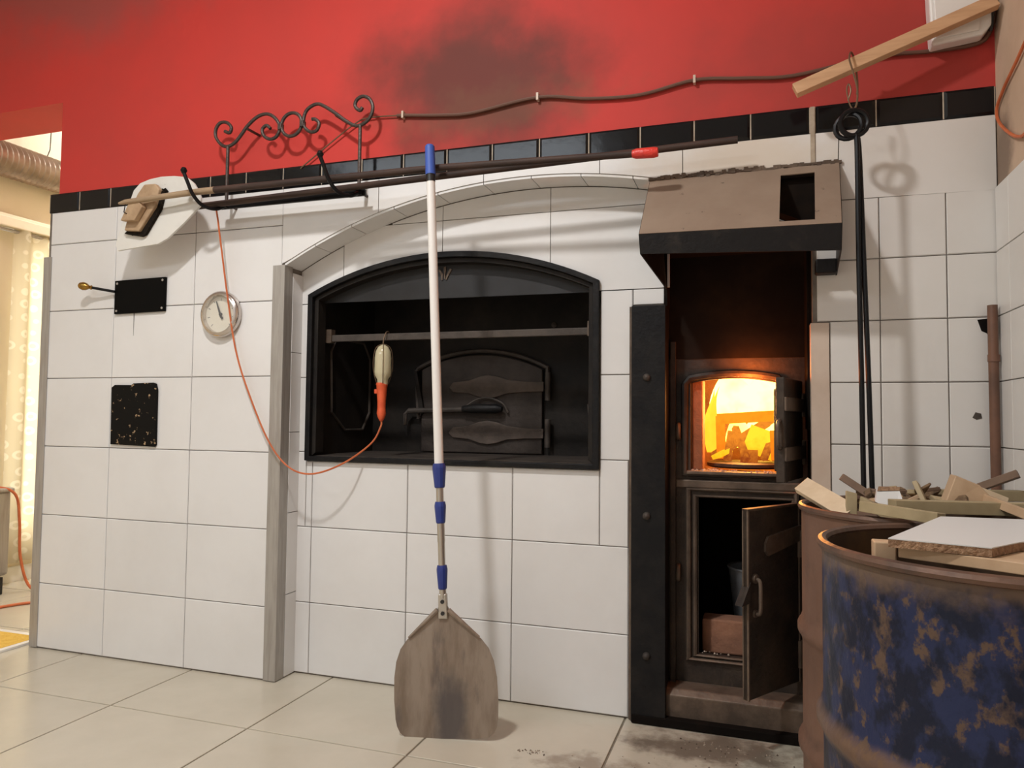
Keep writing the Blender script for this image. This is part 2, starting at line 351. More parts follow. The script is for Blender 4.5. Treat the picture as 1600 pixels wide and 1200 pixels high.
# ================================================================== SETTING
# floor with single tiles
fl = struct(MB().box(LWX - .3, RWX + .3, -5.3, 3.3, -.12, -.004).build('floor', 'floor_grout'))
FW = .578; FX0 = .4644; FY0 = -.387; g = .0032
i0 = math.floor((LWX - FX0) / FW); i1 = math.ceil((RWX - FX0) / FW)
for i in range(i0, i1):
    for j in range(-8, 6):
        x0, x1 = max(FX0 + i * FW, LWX), min(FX0 + (i + 1) * FW, RWX)
        y0, y1 = FY0 + j * FW, FY0 + (j + 1) * FW
        if x0 > -.38 and y0 > .2: continue
        if x0 > -.38: y1 = min(y1, .25)
        if y0 < -5.0: y0 = -5.0
        if x1 - x0 < .03 or y1 - y0 < .03: continue
        c = .0015
        m = MB(); a, b, d, e = x0 + g, x1 - g, y0 + g, y1 - g
        m.add([(a, d, -.006), (b, d, -.006), (b, e, -.006), (a, e, -.006), (a, d, -c), (b, d, -c), (b, e, -c), (a, e, -c), (a + c, d + c, 0), (b - c, d + c, 0), (b - c, e - c, 0), (a + c, e - c, 0)],
              [(8, 9, 10, 11), (4, 5, 9, 8), (5, 6, 10, 9), (6, 7, 11, 10), (7, 4, 8, 11), (0, 1, 5, 4), (1, 2, 6, 5), (2, 3, 7, 6), (3, 0, 4, 7)])
        m.build('floor_tile', 'floor', fl)
struct(MB().box(LWX - .3, RWX + .3, -5.3, 3.3, CEIL, CEIL + .15).build('ceiling', 'ceiling'))

# upper red wall with the lintel over the passage
wb = MB().prism([(LWX, 2.434), (-.345, 2.434), (-.345, STRIPZ1 - .006), (RWX + .1, STRIPZ1 - .006), (RWX + .1, CEIL + .02), (LWX, CEIL + .02)], .006, .262)
struct(wb.build('wall_back_upper', 'red'))
# lower masonry of the oven front: left block, right block and the arch between them
m = MB()
m.box(-.392, RX0, .005, .30, 0, STRIPZ1 - .002)
m.box(RX1, RWX + .1, .005, .30, 0, STRIPZ1 - .002)
xs = lin(RX0, RX1, 40)
m.prism([(x, ARCH(x)) for x in xs] + [(RX1, STRIPZ1 - .002), (RX0, STRIPZ1 - .002)], .005, .30)
# back of the recess around the oven mouth and the furnace
yb0, yb1 = RY + .005, RY + .03
m.box(RX0, OX0, yb0, yb1, 0, 1.52); m.box(OX0, OX1, yb0, yb1, 0, OZ0); m.box(OX1, 2.23, yb0, yb1, 0, 1.52)
xs = lin(OX0, OX1, 30)
m.prism([(x, OPEN(x)) for x in xs] + [(OX1, ARCH(OX1))] + [(x, ARCH(x)) for x in lin(OX0, OX1, 30)[::-1]], yb0, yb1)
m.prism([(RX0, 1.52), (OX0, 1.52), (OX0, ARCH(OX0)), (RX0, ARCH(RX0))], yb0, yb1)
m.prism([(OX1, 1.42), (2.34, 1.42), (2.34, ARCH(2.34)), (OX1, ARCH(OX1))], yb0, yb1)
m.prism([(2.34, 1.62), (RX1, 1.62), (RX1, ARCH(RX1)), (2.34, ARCH(2.34))], yb0, yb1)
wl = struct(m.build('wall_back_lower', 'grout'))
# the far sides of the oven block towards the passage
struct(MB().box(-.392, -.345, .30, 3.1, 0, CEIL + .02).build('wall_passage', 'cream'))

GAP = .0014
def wall_tile(x0, x1, z0, z1, y=0.0, mt='tile', par=wl):
    MB().tile(x0 + GAP, x1 - GAP, z0 + GAP, z1 - GAP, y).build('tile', mt, par)
def cut_tile(poly, y=0.0, mt='tile', par=wl):
    MB().prism(poly, y, y + .008).build('tile', mt, par)

ROWS = [0.004] + [.3 * j - .018 for j in range(1, 7)] + [STRIPZ0]
# left panel
CX = [-.378, 0, .4253, .8506]
for j in range(7):
    for i in range(3):
        x1 = CX[i + 1]
        wall_tile(CX[i], x1, ROWS[j], ROWS[j + 1])
# tiles over the arch, cut to it
J = [.8506, 1.276, 1.701, 2.126, 2.405, RX1]
for a, b in zip(J[:-1], J[1:]):
    a2, b2 = a + GAP, b - GAP
    xs = [x for x in lin(a2, b2, 10)]
    cut_tile([(x, ARCH(max(x, RX0)) + .001) for x in xs] + [(b2, STRIPZ0 - GAP), (a2, STRIPZ0 - GAP)])
# right panel: one long tile course and small square tiles
cut_tile([(RX1 + .012, 1.711), (2.873, 1.711), (2.879, STRIPZ0 - GAP), (RX1 + .012, STRIPZ0 - GAP)])
cut_tile([(2.876, 1.711), (RWX - .004, 1.705), (RWX - .004, STRIPZ0 - GAP), (2.882, STRIPZ0 - GAP)], mt='tile_small')
MB().box(RX1 - .002, RX1 + .011, -.004, .005, 1.83, STRIPZ1 - .002).build('joint_strip', 'light_grout', wl)
ZR = [1.7095 - .1885 * k for k in range(10)]; ZR[-1] = .004
XR = [RX1 + .012, 2.990, 3.170, RWX]
for k in range(9):
    for i in range(3):
        x0 = XR[i]
        if i == 0 and ZR[k] < 1.34: x0 = 2.848
        wall_tile(x0, XR[i + 1] - (.003 if i == 2 else 0), ZR[k + 1], ZR[k], mt='tile_small')
# recess back tiles
RC = [RX0 + .001, .9322, 1.3575, 1.7828, 2.208]
for j in range(2):
    for i in range(4): wall_tile(RC[i], RC[i + 1], ROWS[j], ROWS[j + 1], RY)
    wall_tile(2.208, 2.226, ROWS[j], ROWS[j + 1], RY)
for i in range(4):                                   # the course under the oven mouth
    x0, x1 = RC[i], RC[i + 1]
    cut = OZ0 - .002
    if i == 0: wall_tile(x0, OX0 - .002, ROWS[2], ROWS[3], RY); wall_tile(OX0 - .002, x1, ROWS[2], cut, RY)
    elif i == 3: wall_tile(x0, OX1 + .002, ROWS[2], cut, RY); wall_tile(OX1 + .002, x1, ROWS[2], ROWS[3], RY)
    else: wall_tile(x0, x1, ROWS[2], cut, RY)
for j in (3, 4):
    wall_tile(RX0 + .001, OX0 - .002, ROWS[j], ROWS[j + 1], RY)
    wall_tile(OX1 + .002, 2.222, ROWS[j], min(ROWS[j + 1], 1.482), RY)
def arch_piece(x0, x1, lo, hi, y=RY, n=12):
    a, b = x0 + GAP, x1 - GAP
    xs = lin(a, b, n)
    L = [(x, lo(x)) for x in xs]; H = [(x, hi(x)) for x in xs]
    keep = [k for k in range(len(xs)) if H[k][1] - L[k][1] > .0005]
    if len(keep) < 2: return
    cut_tile([L[k] for k in keep] + [H[k] for k in keep[::-1]], y)
arch_b = lambda x: ARCH(x) - .012
mouth = lambda x: OPEN(min(max(x, OX0), OX1)) + .001
Z5 = ROWS[6]
K = [RX0, 1.058, 1.490, 1.920, 2.33]
for a, b in zip(K[:-1], K[1:]):
    def lo_(x):
        if x < OX0 or x > OX1: return 1.484
        return mouth(x)
    if a == RX0:
        arch_piece(RX0, OX0, lambda x: 1.484, lambda x: min(arch_b(x), Z5 - GAP), n=3)
        arch_piece(OX0 - 2 * GAP, b, lo_, lambda x: min(arch_b(x), Z5 - GAP))
    elif b > OX1:
        arch_piece(a, OX1, lo_, lambda x: Z5 - GAP)
        arch_piece(OX1 - 2 * GAP, b + .02, lambda x: 1.484, lambda x: Z5 - GAP, n=3)
    else: arch_piece(a, b, lo_, lambda x: Z5 - GAP)
    arch_piece(a, b, lambda x: Z5 + GAP, arch_b)
wall_tile(2.222, 2.338, 1.425, 1.482, RY)
# tiles on the underside of the arch
SJ = [RX0, 1.00, 1.16, 1.34, 1.52, 1.70, 1.88, 2.06, 2.24, 2.44, 2.62, RX1]
for a, b in zip(SJ[:-1], SJ[1:]):
    xs = lin(a + GAP, b - GAP, 5)
    m = MB().ring([(x, ARCH(x)) for x in xs], [(x, ARCH(x) - .009) for x in xs], .004, RY - .001, closed=False)
    m.build('soffit_tile', 'tile' if b < 2.5 else 'soot', wl)
# tiles on the left return of the recess
for z0, z1 in zip(lin(.004, 1.60, 5)[:-1], lin(.004, 1.60, 5)[1:]):
    MB().box(RX0 - .002, RX0 + .008, .052, RY, z0 + GAP, z1 - GAP).build('return_tile', 'tile', wl)
    MB().box(RX1 - .008, RX1 + .002, .052, RY + .09, z0 + GAP, z1 - GAP).build('return_tile', 'soot', wl)
# black bevelled border tiles
sp = .1775
x = 2.8065
xs = [RX1 + .006]
left = RX1 - .003
k = left
edges = [left]
while k > -.39: k -= sp; edges.append(k)
edges[-1] = -.397
for a, b in zip(edges[1:], edges[:-1]):
    MB().tile(a + .002, b - .002, STRIPZ0 + .001, STRIPZ1, -.002, .009, .008, .005).build('border_tile', 'black_tile', wl)
for a, b in ((RX1 + .012, 2.986), (2.986, 3.168), (3.168, RWX - .003)):
    MB().tile(a + .002, b - .002, STRIPZ0 + .001, STRIPZ1, -.002, .009, .008, .005).build('border_tile', 'black_tile', wl)
MB().box(-.397, RWX - .003, .003, .0055, STRIPZ0 + .003, STRIPZ1 - .002).build('border_grout', 'light_grout', wl)

# right wall
wr = struct(MB().box(RWX, RWX + .15, -5.2, .3, 0, CEIL + .02).build('wall_right', 'beige'))
MB().box(RWX - .004, RWX, -1.4, -.002, 0, 1.712).build('grout_bed', 'grout', wr)
for k in range(9):
    for q in range(8):
        y1 = -.004 - q * .178 + .06; y0 = y1 - .178
        y1 = min(y1, -.004)
        m = MB(); xa, xb = RWX - .010, RWX - .003
        m.box(xa, xb, y0 + GAP, y1 - GAP, ZR[k + 1] + GAP, ZR[k] - GAP)
        m.build('tile', 'tile_small', wr, bevel=.0015)
# room behind the camera
struct(MB().box(LWX - .3, RWX + .3, -5.3, -5.0, 0, CEIL + .02).build('wall_front', 'ceiling'))
# left wall with the curtained window in the passage
WY0, WY1, WZ0, WZ1 = .85, 2.6, .25, 2.08
m = MB()
m.box(LWX - .15, LWX, -5.2, WY0, 0, CEIL + .02); m.box(LWX - .15, LWX, WY1, 3.2, 0, CEIL + .02)
m.box(LWX - .15, LWX, WY0, WY1, 0, WZ0); m.box(LWX - .15, LWX, WY0, WY1, WZ1, CEIL + .02)
struct(m.build('wall_left', 'cream'))
struct(MB().box(LWX - .2, -.30, 3.0, 3.2, 0, CEIL + .02).build('wall_passage_end', 'cream'))
win = MB().box(LWX - .12, LWX - .06, WY0, WY0 + .06, WZ0, WZ1); win.box(LWX - .12, LWX - .06, WY1 - .06, WY1, WZ0, WZ1)
win.box(LWX - .12, LWX - .06, WY0, WY1, WZ0, WZ0 + .06); win.box(LWX - .12, LWX - .06, WY0, WY1, WZ1 - .06, WZ1); win.box(LWX - .12, LWX - .06, 1.69, 1.76, WZ0, WZ1)
wn = struct(win.build('window_1', 'white_paint'))
for a, b in ((WY0 + .06, 1.69), (1.76, WY1 - .06)): MB().box(LWX - .10, LWX - .095, a, b, WZ0 + .06, WZ1 - .06).build('pane', 'window_glass', wn)
tr1 = MB().box(LWX, LWX + .10, .4, 2.95, 2.14, 2.20); tr1.box(LWX, LWX + .05, .4, 2.95, 2.20, 2.23)
struct(tr1.build('trim_1', 'cream', bevel=.006))
struct(MB().box(LWX, LWX + .02, -4.9, 2.95, 0, .09).build('baseboard_left', 'white_paint'))

# steel corner angles
m = MB(); m.box(.812, .8675, -.004, .0, 0.003, 1.622); m.box(.8625, .8675, 0, .05, 0.003, 1.622)
struct(m.build('trim_2', 'steel', bevel=.001))
m = MB(); m.box(-.412, -.366, -.004, .0, 0.003, 1.728); m.box(-.412, -.393, 0.0, .06, 0.003, 1.728)
struct(m.build('trim_3', 'steel', bevel=.001))
m = MB(); m.box(2.7935, 2.8465, -.005, .004, 0.003, 1.329); m.box(2.7935, 2.7985, .004, .05, 0.003, 1.329)
struct(m.build('trim_4', 'trim_beige', bevel=.001))

# ceiling lamps (above and behind the view)
for (loc, pw), lb in ((KEY, 'round ceiling lamp above the floor left of the oven'), (PASS_FILL, 'added round ceiling lamp brightening the passage beside the oven')):
    t = thing('ceiling_lamp', lb, 'lamp', (loc[0], loc[1], CEIL))
    MB().lathe([(.02, CEIL), (.14, CEIL), (.15, CEIL - .015), (.15, CEIL - .045), (.135, CEIL - .045), (.135, CEIL - .02), (.02, CEIL - .02)], 28, (loc[0], loc[1], 0)).build('housing', 'white_paint', t, smooth=True)
    L = lamp('lamp_light', (0, 0, loc[2] - CEIL), pw, .22); L.parent = t
t = thing('fluorescent_lamp', 'wide fluorescent ceiling panel at the back of the bakery', 'lamp', (TUBE[0][0], TUBE[0][1], CEIL))
MB().box(TUBE[0][0] - 1.25, TUBE[0][0] + 1.25, TUBE[0][1] - .47, TUBE[0][1] + .47, CEIL - .05, CEIL).build('housing', 'white_paint', t, bevel=.005)
L = lamp('tube_light', (0, 0, TUBE[0][2] - CEIL - .005), TUBE[1], .3, (.84, .92, 1.0)); L.data.shape = 'RECTANGLE'; L.data.size = 2.4; L.data.size_y = .9; L.parent = t

# ================================================================== OVEN MOUTH
def mouth_path(off, n=28, zb=OZ0):
    x0, x1 = OX0 + off, OX1 - off
    top = [(x, OPEN(min(max(x, OX0), OX1)) - off) for x in lin(x0, x1, n)]
    return [(x0, zb + off * .8)] + top + [(x1, zb + off * .8)]
ov = thing('bread_oven', 'black iron oven mouth with arched top and oven door inside, set in white tiles', 'oven', (1.5, .12, OZ0))
MB().ring(mouth_path(0), mouth_path(.022), .100, .150).build('frame', 'iron', ov, bevel=.002)
MB().ring(mouth_path(.022), mouth_path(.040), .118, .175, closed=False).build('inner_frame', 'niche_iron', ov, bevel=.002)
xs = lin(OX0 + .03, OX1 - .03, 26)
MB().prism([(xs[0], 1.492), (xs[-1], 1.487)] + [(x, OPEN(x) - .03) for x in xs[::-1]], .165, .172).build('header_plate', 'header_iron', ov)
NB = .62
MB().box(OX0 + .005, OX1 - .005, .13, NB, .855, .868).build('floor_plate', 'iron_dust', ov)
lw = MB().box(OX0 + .002, OX0 + .018, .14, NB, .868, 1.60).build('side_plate', 'niche_iron', ov)
MB().box(OX1 - .018, OX1 - .002, .14, NB, .868, 1.60).build('side_plate', 'niche_iron', ov)
bp = MB().box(OX0, OX1, NB, NB + .015, .85, 1.66).build('back_plate', 'niche_iron', ov)
MB().box(OX0, OX1, .20, NB + .01, 1.60, 1.66).build('top_plate', 'niche_iron', ov)
oc = [(.25, 1.30), (.29, 1.36), (.52, 1.36), (.58, 1.29), (.58, 1.045), (.52, .968), (.37, .968), (.262, 1.045)]
MB().tube([(OX0 + .02, a, b) for a, b in oc], .006, 6, closed=True).build('octagon_moulding', 'iron_dust', lw)
for a, b in ((1.25, 1.45), (1.80, 1.43)): MB().lathe([(.0, .0), (.010, .002), (.012, .010), (0.0, .016)], 10, (a, NB, b), 'y').build('bolt', 'iron_dust', bp, smooth=True)
# towel-rail bar across the mouth
rl = MB().box(OX0 + .018, OX1 - .022, .192, .208, 1.334, 1.362).build('rail', 'iron_dust', ov, bevel=.003)
for a in (OX0 + .03, OX1 - .06):
    MB().box(a, a + .03, .185, .215, 1.33, 1.385).build('rail_bracket', 'furnace_edge', rl)
MB().prism([(1.455, 1.600), (1.463, 1.603), (1.474, 1.585), (1.474, 1.560), (1.468, 1.560), (1.466, 1.580)], .160, .166).build('emblem', 'furnace_edge', ov)
MB().prism([(1.504, 1.604), (1.512, 1.600), (1.500, 1.580), (1.490, 1.560), (1.485, 1.562), (1.492, 1.582)], .160, .166).build('emblem', 'furnace_edge', ov)
MB().prism([(1.478, 1.612), (1.488, 1.612), (1.484, 1.565), (1.480, 1.565)], .160, .166).build('emblem', 'furnace_edge', ov)
# oven door on the back plate
dr_top = arc(1.465, .650, .655)
xs = lin(1.185, 1.755, 20)
od = MB().prism([(1.185, .872)] + [(1.755, .872)] + [(x, dr_top(x)) for x in xs[::-1]], .592, .618).build('oven_door', 'door_iron', ov, bevel=.004)
MB().tube([(1.168, .60, 1.02), (1.155, .60, 1.235)] + [(x, .60, dr_top(x) + .018) for x in lin(1.165, 1.775, 20)] + [(1.778, .60, 1.21)], .010, 6).build('arch_moulding', 'iron_dust', ov, smooth=True)
for z in (1.163, .962):
    leaf = [(1.325, z - .004), (1.345, z - .024), (1.42, z - .030), (1.47, z - .046), (1.51, z - .052), (1.55, z - .046), (1.60, z - .030), (1.68, z - .024), (1.765, z - .022),
            (1.765, z + .020), (1.68, z + .022), (1.60, z + .030), (1.55, z + .046), (1.51, z + .052), (1.47, z + .046), (1.42, z + .028), (1.345, z + .020)]
    MB().prism(leaf, .578, .592).build('strap_hinge', 'strap_iron', od, bevel=.003)
    MB().lathe([(.0, z - .062), (.013, z - .060), (.013, z + .060), (.0, z + .062)], 12, (1.782, .585, 0)).build('hinge_pin', 'iron_dust', ov, smooth=True)
    MB().lathe([(.0, .0), (.008, .002), (.008, .008), (.0, .011)], 10, (1.255, .592, z - .05), 'y').build('rivet', 'niche_iron', od, smooth=True)
MB().tube([(1.13, .575, 1.055), (1.40, .565, 1.062), (1.42, .565, 1.064)], .012, 8).build('latch_bar', 'iron_dust', od, smooth=True)
MB().tube([(1.40, .56, 1.064), (1.45, .558, 1.066), (1.56, .558, 1.066), (1.585, .558, 1.064)], [.014, .021, .022, .012], 10).build('handle', 'iron', od, smooth=True)
MB().tube(smoothpath([(1.40, .565, 1.065), (1.46, .572, 1.105), (1.52, .575, 1.112), (1.58, .575, 1.09), (1.605, .578, 1.05)], 5), .005, 6).build('latch_spring', 'iron_dust', od)
MB().prism([(1.150, 1.235), (1.168, 1.235), (1.205, 1.05), (1.185, 1.03)], .575, .600).build('latch_keeper', 'niche_iron', ov, bevel=.003)
MB().tube([(1.13, .575, 1.055), (1.115, .572, 1.04), (1.115, .572, .99)], .009, 6).build('latch_tip', 'iron_dust', od)
# catch on the right cheek
MB().prism([(2.035, 1.08), (2.048, 1.08), (2.060, .975), (2.075, .965), (2.06, .955), (2.047, .965)], .23, .245).build('door_catch', 'iron_dust', ov)
MB().box(2.010, 2.016, .40, .42, .87, 1.45).build('edge_strip', 'iron_dust', ov)

# ================================================================== FURNACE
fu = thing('furnace', 'sooty iron furnace front with burning firebox above an open ash door', 'furnace', (2.57, .2, 0))
FP = .20
m = MB()
m.box(2.335, 2.412, FP, FP + .018, .10, 1.60); m.box(2.697, 2.80, FP, FP + .018, .757, 1.60); m.box(2.745, 2.80, FP, FP + .018, .10, .757)
m.box(2.412, 2.438, FP, FP + .018, .10, .757)
m.box(2.412, 2.697, FP, FP + .018, .757, .848); m.box(2.438, 2.745, FP, FP + .018, .10, .222)
ftop = arc(2.5545, .47, .70)
m.prism([(x, ftop(x)) for x in lin(2.412, 2.697, 10)] + [(2.697, 1.30), (2.412, 1.30)], FP, FP + .018)
m.build('front_plate', 'furnace', fu)
MB().box(2.335, 2.795, FP - .004, FP, 1.24, 1.60).build('soot_plate', 'soot_brown', fu)
MB().prism([(2.339, 1.60), (2.795, 1.60), (2.795, 1.645), (2.339, 1.80)], RY - .003, FP).build('upper_soot_plate', 'soot', fu)
MB().box(2.329, 2.341, RY - .002, FP, 1.419, 1.79).build('cheek', 'soot', fu)
MB().box(2.786, 2.792, .05, FP, 1.0, 1.66).build('cheek', 'soot', fu)
MB().box(2.412, 2.697, FP + .002, FP + .016, 1.28, 1.32).build('lintel_bar', 'soot', fu)
st = MB().box(2.222, 2.338, .090, .20, .003, 1.419).build('side_strip', 'iron', fu, bevel=.002)
for z in (1.17, .698, .228):
    MB().lathe([(.0135, .0), (.013, .006), (.008, .012), (0, .014)], 14, (2.275, .09, z), 'y').build('rivet', 'iron_dust', st, smooth=True)
MB().box(2.212, 2.224, .108, .125, .003, 1.419).build('strip_edge', 'furnace_edge', fu)
# fire frame moulding
def frame_tube(pts, r): return MB().tube([(a, FP - .004, b) for a, b in pts], r, 8, closed=True)
ff = [(2.392, .838), (2.715, .838), (2.715, 1.155)] + [(x, ftop(x) + .017) for x in lin(2.70, 2.41, 8)] + [(2.392, 1.150)]
frame_tube(ff, .013).build('fire_frame', 'furnace', fu, smooth=True)
MB().box(2.40, 2.70, FP - .03, FP + .06, .838, .850).build('fire_sill', 'furnace_edge', fu, bevel=.003)
MB().box(2.362, 2.79, FP - .012, FP, .790, .818).build('cross_rib', 'furnace_edge', fu, bevel=.004)
MB().tube([(2.405, FP - .004, .203), (2.757, FP - .004, .203), (2.757, FP - .004, .785), (2.405, FP - .004, .785)], .011, 8, closed=True).build('ash_frame', 'furnace_edge', fu, smooth=True)
MB().tube([(2.427, FP - .002, .217), (2.748, FP - .002, .217), (2.748, FP - .002, .762), (2.427, FP - .002, .762)], .009, 8, closed=True).build('ash_frame_bead', 'furnace_edge', fu, smooth=True)
MB().box(2.345, 2.362, FP - .02, FP, .12, 1.30).build('frame_rib', 'furnace', fu)
# step at the foot
sp_ = MB(); sp_.add([(2.318, .115, 0), (2.80, .115, 0), (2.80, .115, .10), (2.318, .115, .10), (2.318, FP, 0.0), (2.80, FP, 0.0), (2.80, FP, .125), (2.318, FP, .125), (2.318, .135, .118), (2.80, .135, .118)],
            [(0, 1, 2, 3), (3, 2, 9, 8), (8, 9, 6, 7), (4, 7, 6, 5), (0, 4, 5, 1), (0, 3, 8, 7, 4), (1, 5, 6, 9, 2)])
sp_.build('foot_step', 'furnace_edge', fu, bevel=.004)
MB().box(2.225, 2.80, .085, .118, .002, .03).build('foot_bar', 'soot', fu, bevel=.003)
# fire chamber
m = MB(); bx0, bx1, by1, bz0, bz1 = 2.375, 2.735, .72, .835, 1.26
m.box(bx0 - .03, bx0, FP + .018, by1, bz0 - .03, bz1 + .03); m.box(bx1, bx1 + .03, FP + .018, by1, bz0 - .03, bz1 + .03)
m.box(bx0 - .03, bx1 + .03, by1, by1 + .03, bz0 - .03, bz1 + .03); m.box(bx0 - .03, bx1 + .03, FP + .018, by1, bz1, bz1 + .03); m.box(bx0 - .03, bx1 + .03, FP + .018, by1, bz0 - .03, bz0)
m.build('fire_chamber', 'firebrick', fu)
MB().box(2.412, 2.452, FP + .018, .34, .848, 1.17).build('fire_cheek', 'firebrick', fu, bevel=.006)
hx = [(2.455, .868), (2.70, .868)]
MB().lathe([(.0, .856), (.125, .856), (.135, .862), (.135, .872), (.125, .876), (0, .876)], 28, (2.59, .375, 0)).build('hearth_plate', 'furnace', fu, smooth=True)
# ash pit
m = MB(); ax0, ax1, ay1, az0, az1 = 2.42, 2.765, .66, .205, .79
m.box(ax0 - .02, ax0, FP + .018, ay1, az0 - .02, az1); m.box(ax1, ax1 + .02, FP + .018, ay1, az0 - .02, az1)
m.box(ax0 - .02, ax1 + .02, ay1, ay1 + .02, az0 - .02, az1); m.box(ax0 - .02, ax1 + .02, FP + .018, ay1, az0 - .02, az0); m.box(ax0 - .02, ax1 + .02, FP + .018, ay1, az1 - .015, az1)
m.build('ash_pit', 'soot', fu)
# doors: built along +x from the hinge at the origin, then turned
def hinged(parent, loc, vec):
    o = bpy.data.objects.new('tmp', None)
    return math.atan2(vec[1], vec[0])
ash_w = .295; ang = math.atan2(-.05 - .195, 2.599 - 2.757)
ad = MB().box(0, ash_w, -.008, .008, .172, .752).build('ash_door', 'furnace', fu, bevel=.002)
ad.location = Vector((2.757, .192, 0)) - Vector(fu.location); ad.rotation_euler = (0, 0, ang)
def sub(mb, name, mt, par, **k):
    o = mb.build(name, mt, None, **k); o.parent = par; o.location = (0, 0, 0); return o
# the face seen from the camera is the door's inner side (+y in door space)
for e in ((.0, .006), (ash_w - .006, ash_w)):
    sub(MB().box(e[0], e[1], -.010, .012, .172, .752), 'edge_band', 'furnace_edge', ad)
sub(MB().box(0, ash_w, -.010, .012, .746, .753), 'edge_band', 'furnace_edge', ad)
sub(MB().add([(.0, .008, .632), (.19, .008, .600), (.205, .008, .615), (.205, .008, .640), (.19, .008, .660), (.0, .008, .682), (.0, .016, .632), (.19, .016, .600), (.205, .016, .615), (.205, .016, .640), (.19, .016, .660), (.0, .016, .682)],
             [(6, 7, 8, 9, 10, 11), (0, 1, 7, 6), (1, 2, 8, 7), (2, 3, 9, 8), (3, 4, 10, 9), (4, 5, 11, 10)]), 'strap', 'furnace_edge', ad)
sub(MB().tube(smoothpath([(.255, .010, .535), (.258, .028, .53), (.258, .030, .48), (.258, .028, .435), (.255, .010, .43)], 5), .006, 8), 'handle', 'furnace_edge', ad, smooth=True)
sub(MB().lathe([(.0, .0), (.016, .0), (.014, -.007), (0, -.010)], 12, (.255, .008, .537), 'y'), 'handle_boss', 'furnace_edge', ad, smooth=True)
sub(MB().lathe([(.0, .0), (.013, .0), (.011, -.006), (0, -.009)], 12, (.255, .008, .43), 'y'), 'handle_boss', 'furnace_edge', ad, smooth=True)
sub(MB().add([(.285, -.012, .530), (.285, .014, .530), (.332, -.012, .463), (.332, .014, .463), (.285, -.012, .468), (.285, .014, .468)], [(0, 2, 4), (1, 5, 3), (0, 1, 3, 2), (2, 3, 5, 4), (0, 4, 5, 1)]), 'latch', 'furnace', ad)
for z in (.62, .26): MB().lathe([(0, z - .045), (.010, z - .044), (.010, z + .044), (0, z + .045)], 12, (2.764, .186, 0)).build('hinge_pin', 'furnace_edge', fu, smooth=True)
fang = math.atan2(-.07 - .185, 2.700 - 2.768)
fd = MB().box(0, .262, -.010, .010, .838, 1.158).build('fire_door', 'furnace', fu, bevel=.003)
fd.location = Vector((2.768, .180, 0)) - Vector(fu.location); fd.rotation_euler = (0, 0, fang)
sub(MB().box(.03, .235, -.026, -.010, .87, 1.125), 'liner', 'furnace', fd, bevel=.006)
sub(MB().box(-.004, .262, .010, .020, 1.055, 1.098), 'strap', 'furnace_edge', fd, bevel=.003); sub(MB().box(-.004, .262, .010, .020, .902, .945), 'strap', 'furnace_edge', fd, bevel=.003)
sub(MB().box(.245, .264, -.012, .014, .838, 1.158), 'edge_band', 'furnace', fd, bevel=.003)
sub(MB().tube(smoothpath([(.252, .0, 1.03), (.285, .0, 1.02), (.290, .0, .985), (.285, .0, .95), (.252, .0, .94)], 4), .006, 6), 'handle', 'furnace_edge', fd, smooth=True)
for z in (1.078, .922): MB().lathe([(0, z - .04), (.012, z - .039), (.012, z + .039), (0, z + .04)], 12, (2.776, .176, 0)).build('hinge_pin', 'furnace_edge', fu, smooth=True)
for z in (.985, .495):
    MB().tube(smoothpath([(2.372, FP, z + .026), (2.372, FP - .022, z + .018), (2.372, FP - .024, z - .018), (2.372, FP, z - .026)], 4), .0075, 8).build('latch_keeper', 'furnace_edge', fu, smooth=True)

# burning wood in the fire chamber
M['ember'] = emit_mat('glowing_wood', (1.0, .20, .01), (1.0, .36, .015), 1.0, .87, 1.03, 40)
M['glowing_board'] = emit_mat('glowing_board', (1.0, .42, .01), (1.0, .68, .03), 1.25, .88, .97, 40)
M['flame_hot'] = emit_mat('flame_hot', (1.0, .50, .03), (1.0, .62, .14), 6.0, .90, 1.10)
M['flame'] = emit_mat('flame', (1.0, .34, .015), (1.0, .50, .03), 2.0, .90, 1.22)
M['burning'] = emit_mat('burning_wood', (.34, .060, .010), (1.0, .30, .025), .95, .875, .965, 60)
def flame(name, c, w, h, d, mt, lean=0.0, seed=0):
    rnd = random.Random(seed); m = MB(); n = 14; vs = []; rings = 9
    for i in range(rings + 1):
        t = i / rings; r = (math.sin(PI * min(t * .75 + .22, 1.0)) ** 1.3) * (1 - t) ** .35 if t < 1 else 0
        ox = lean * t * t + .012 * math.sin(5 * t + seed) * t; oy = .01 * math.cos(4 * t + seed)
        for k in range(n):
            a = 2 * PI * k / n; q = 1 + .18 * math.sin(3 * a + seed + 6 * t) * t
            vs.append((c[0] + ox + w * r * q * math.cos(a), c[1] + oy + d * r * q * math.sin(a), c[2] + h * t))
    fs = [(i * n + k, i * n + (k + 1) % n, (i + 1) * n + (k + 1) % n, (i + 1) * n + k) for i in range(rings) for k in range(n)]
    fs.append(tuple(range(n - 1, -1, -1)))
    return m.add(vs, fs)
fl_ = thing('fire', 'bright yellow fire burning in the open firebox', 'fire', (2.58, .5, .88))
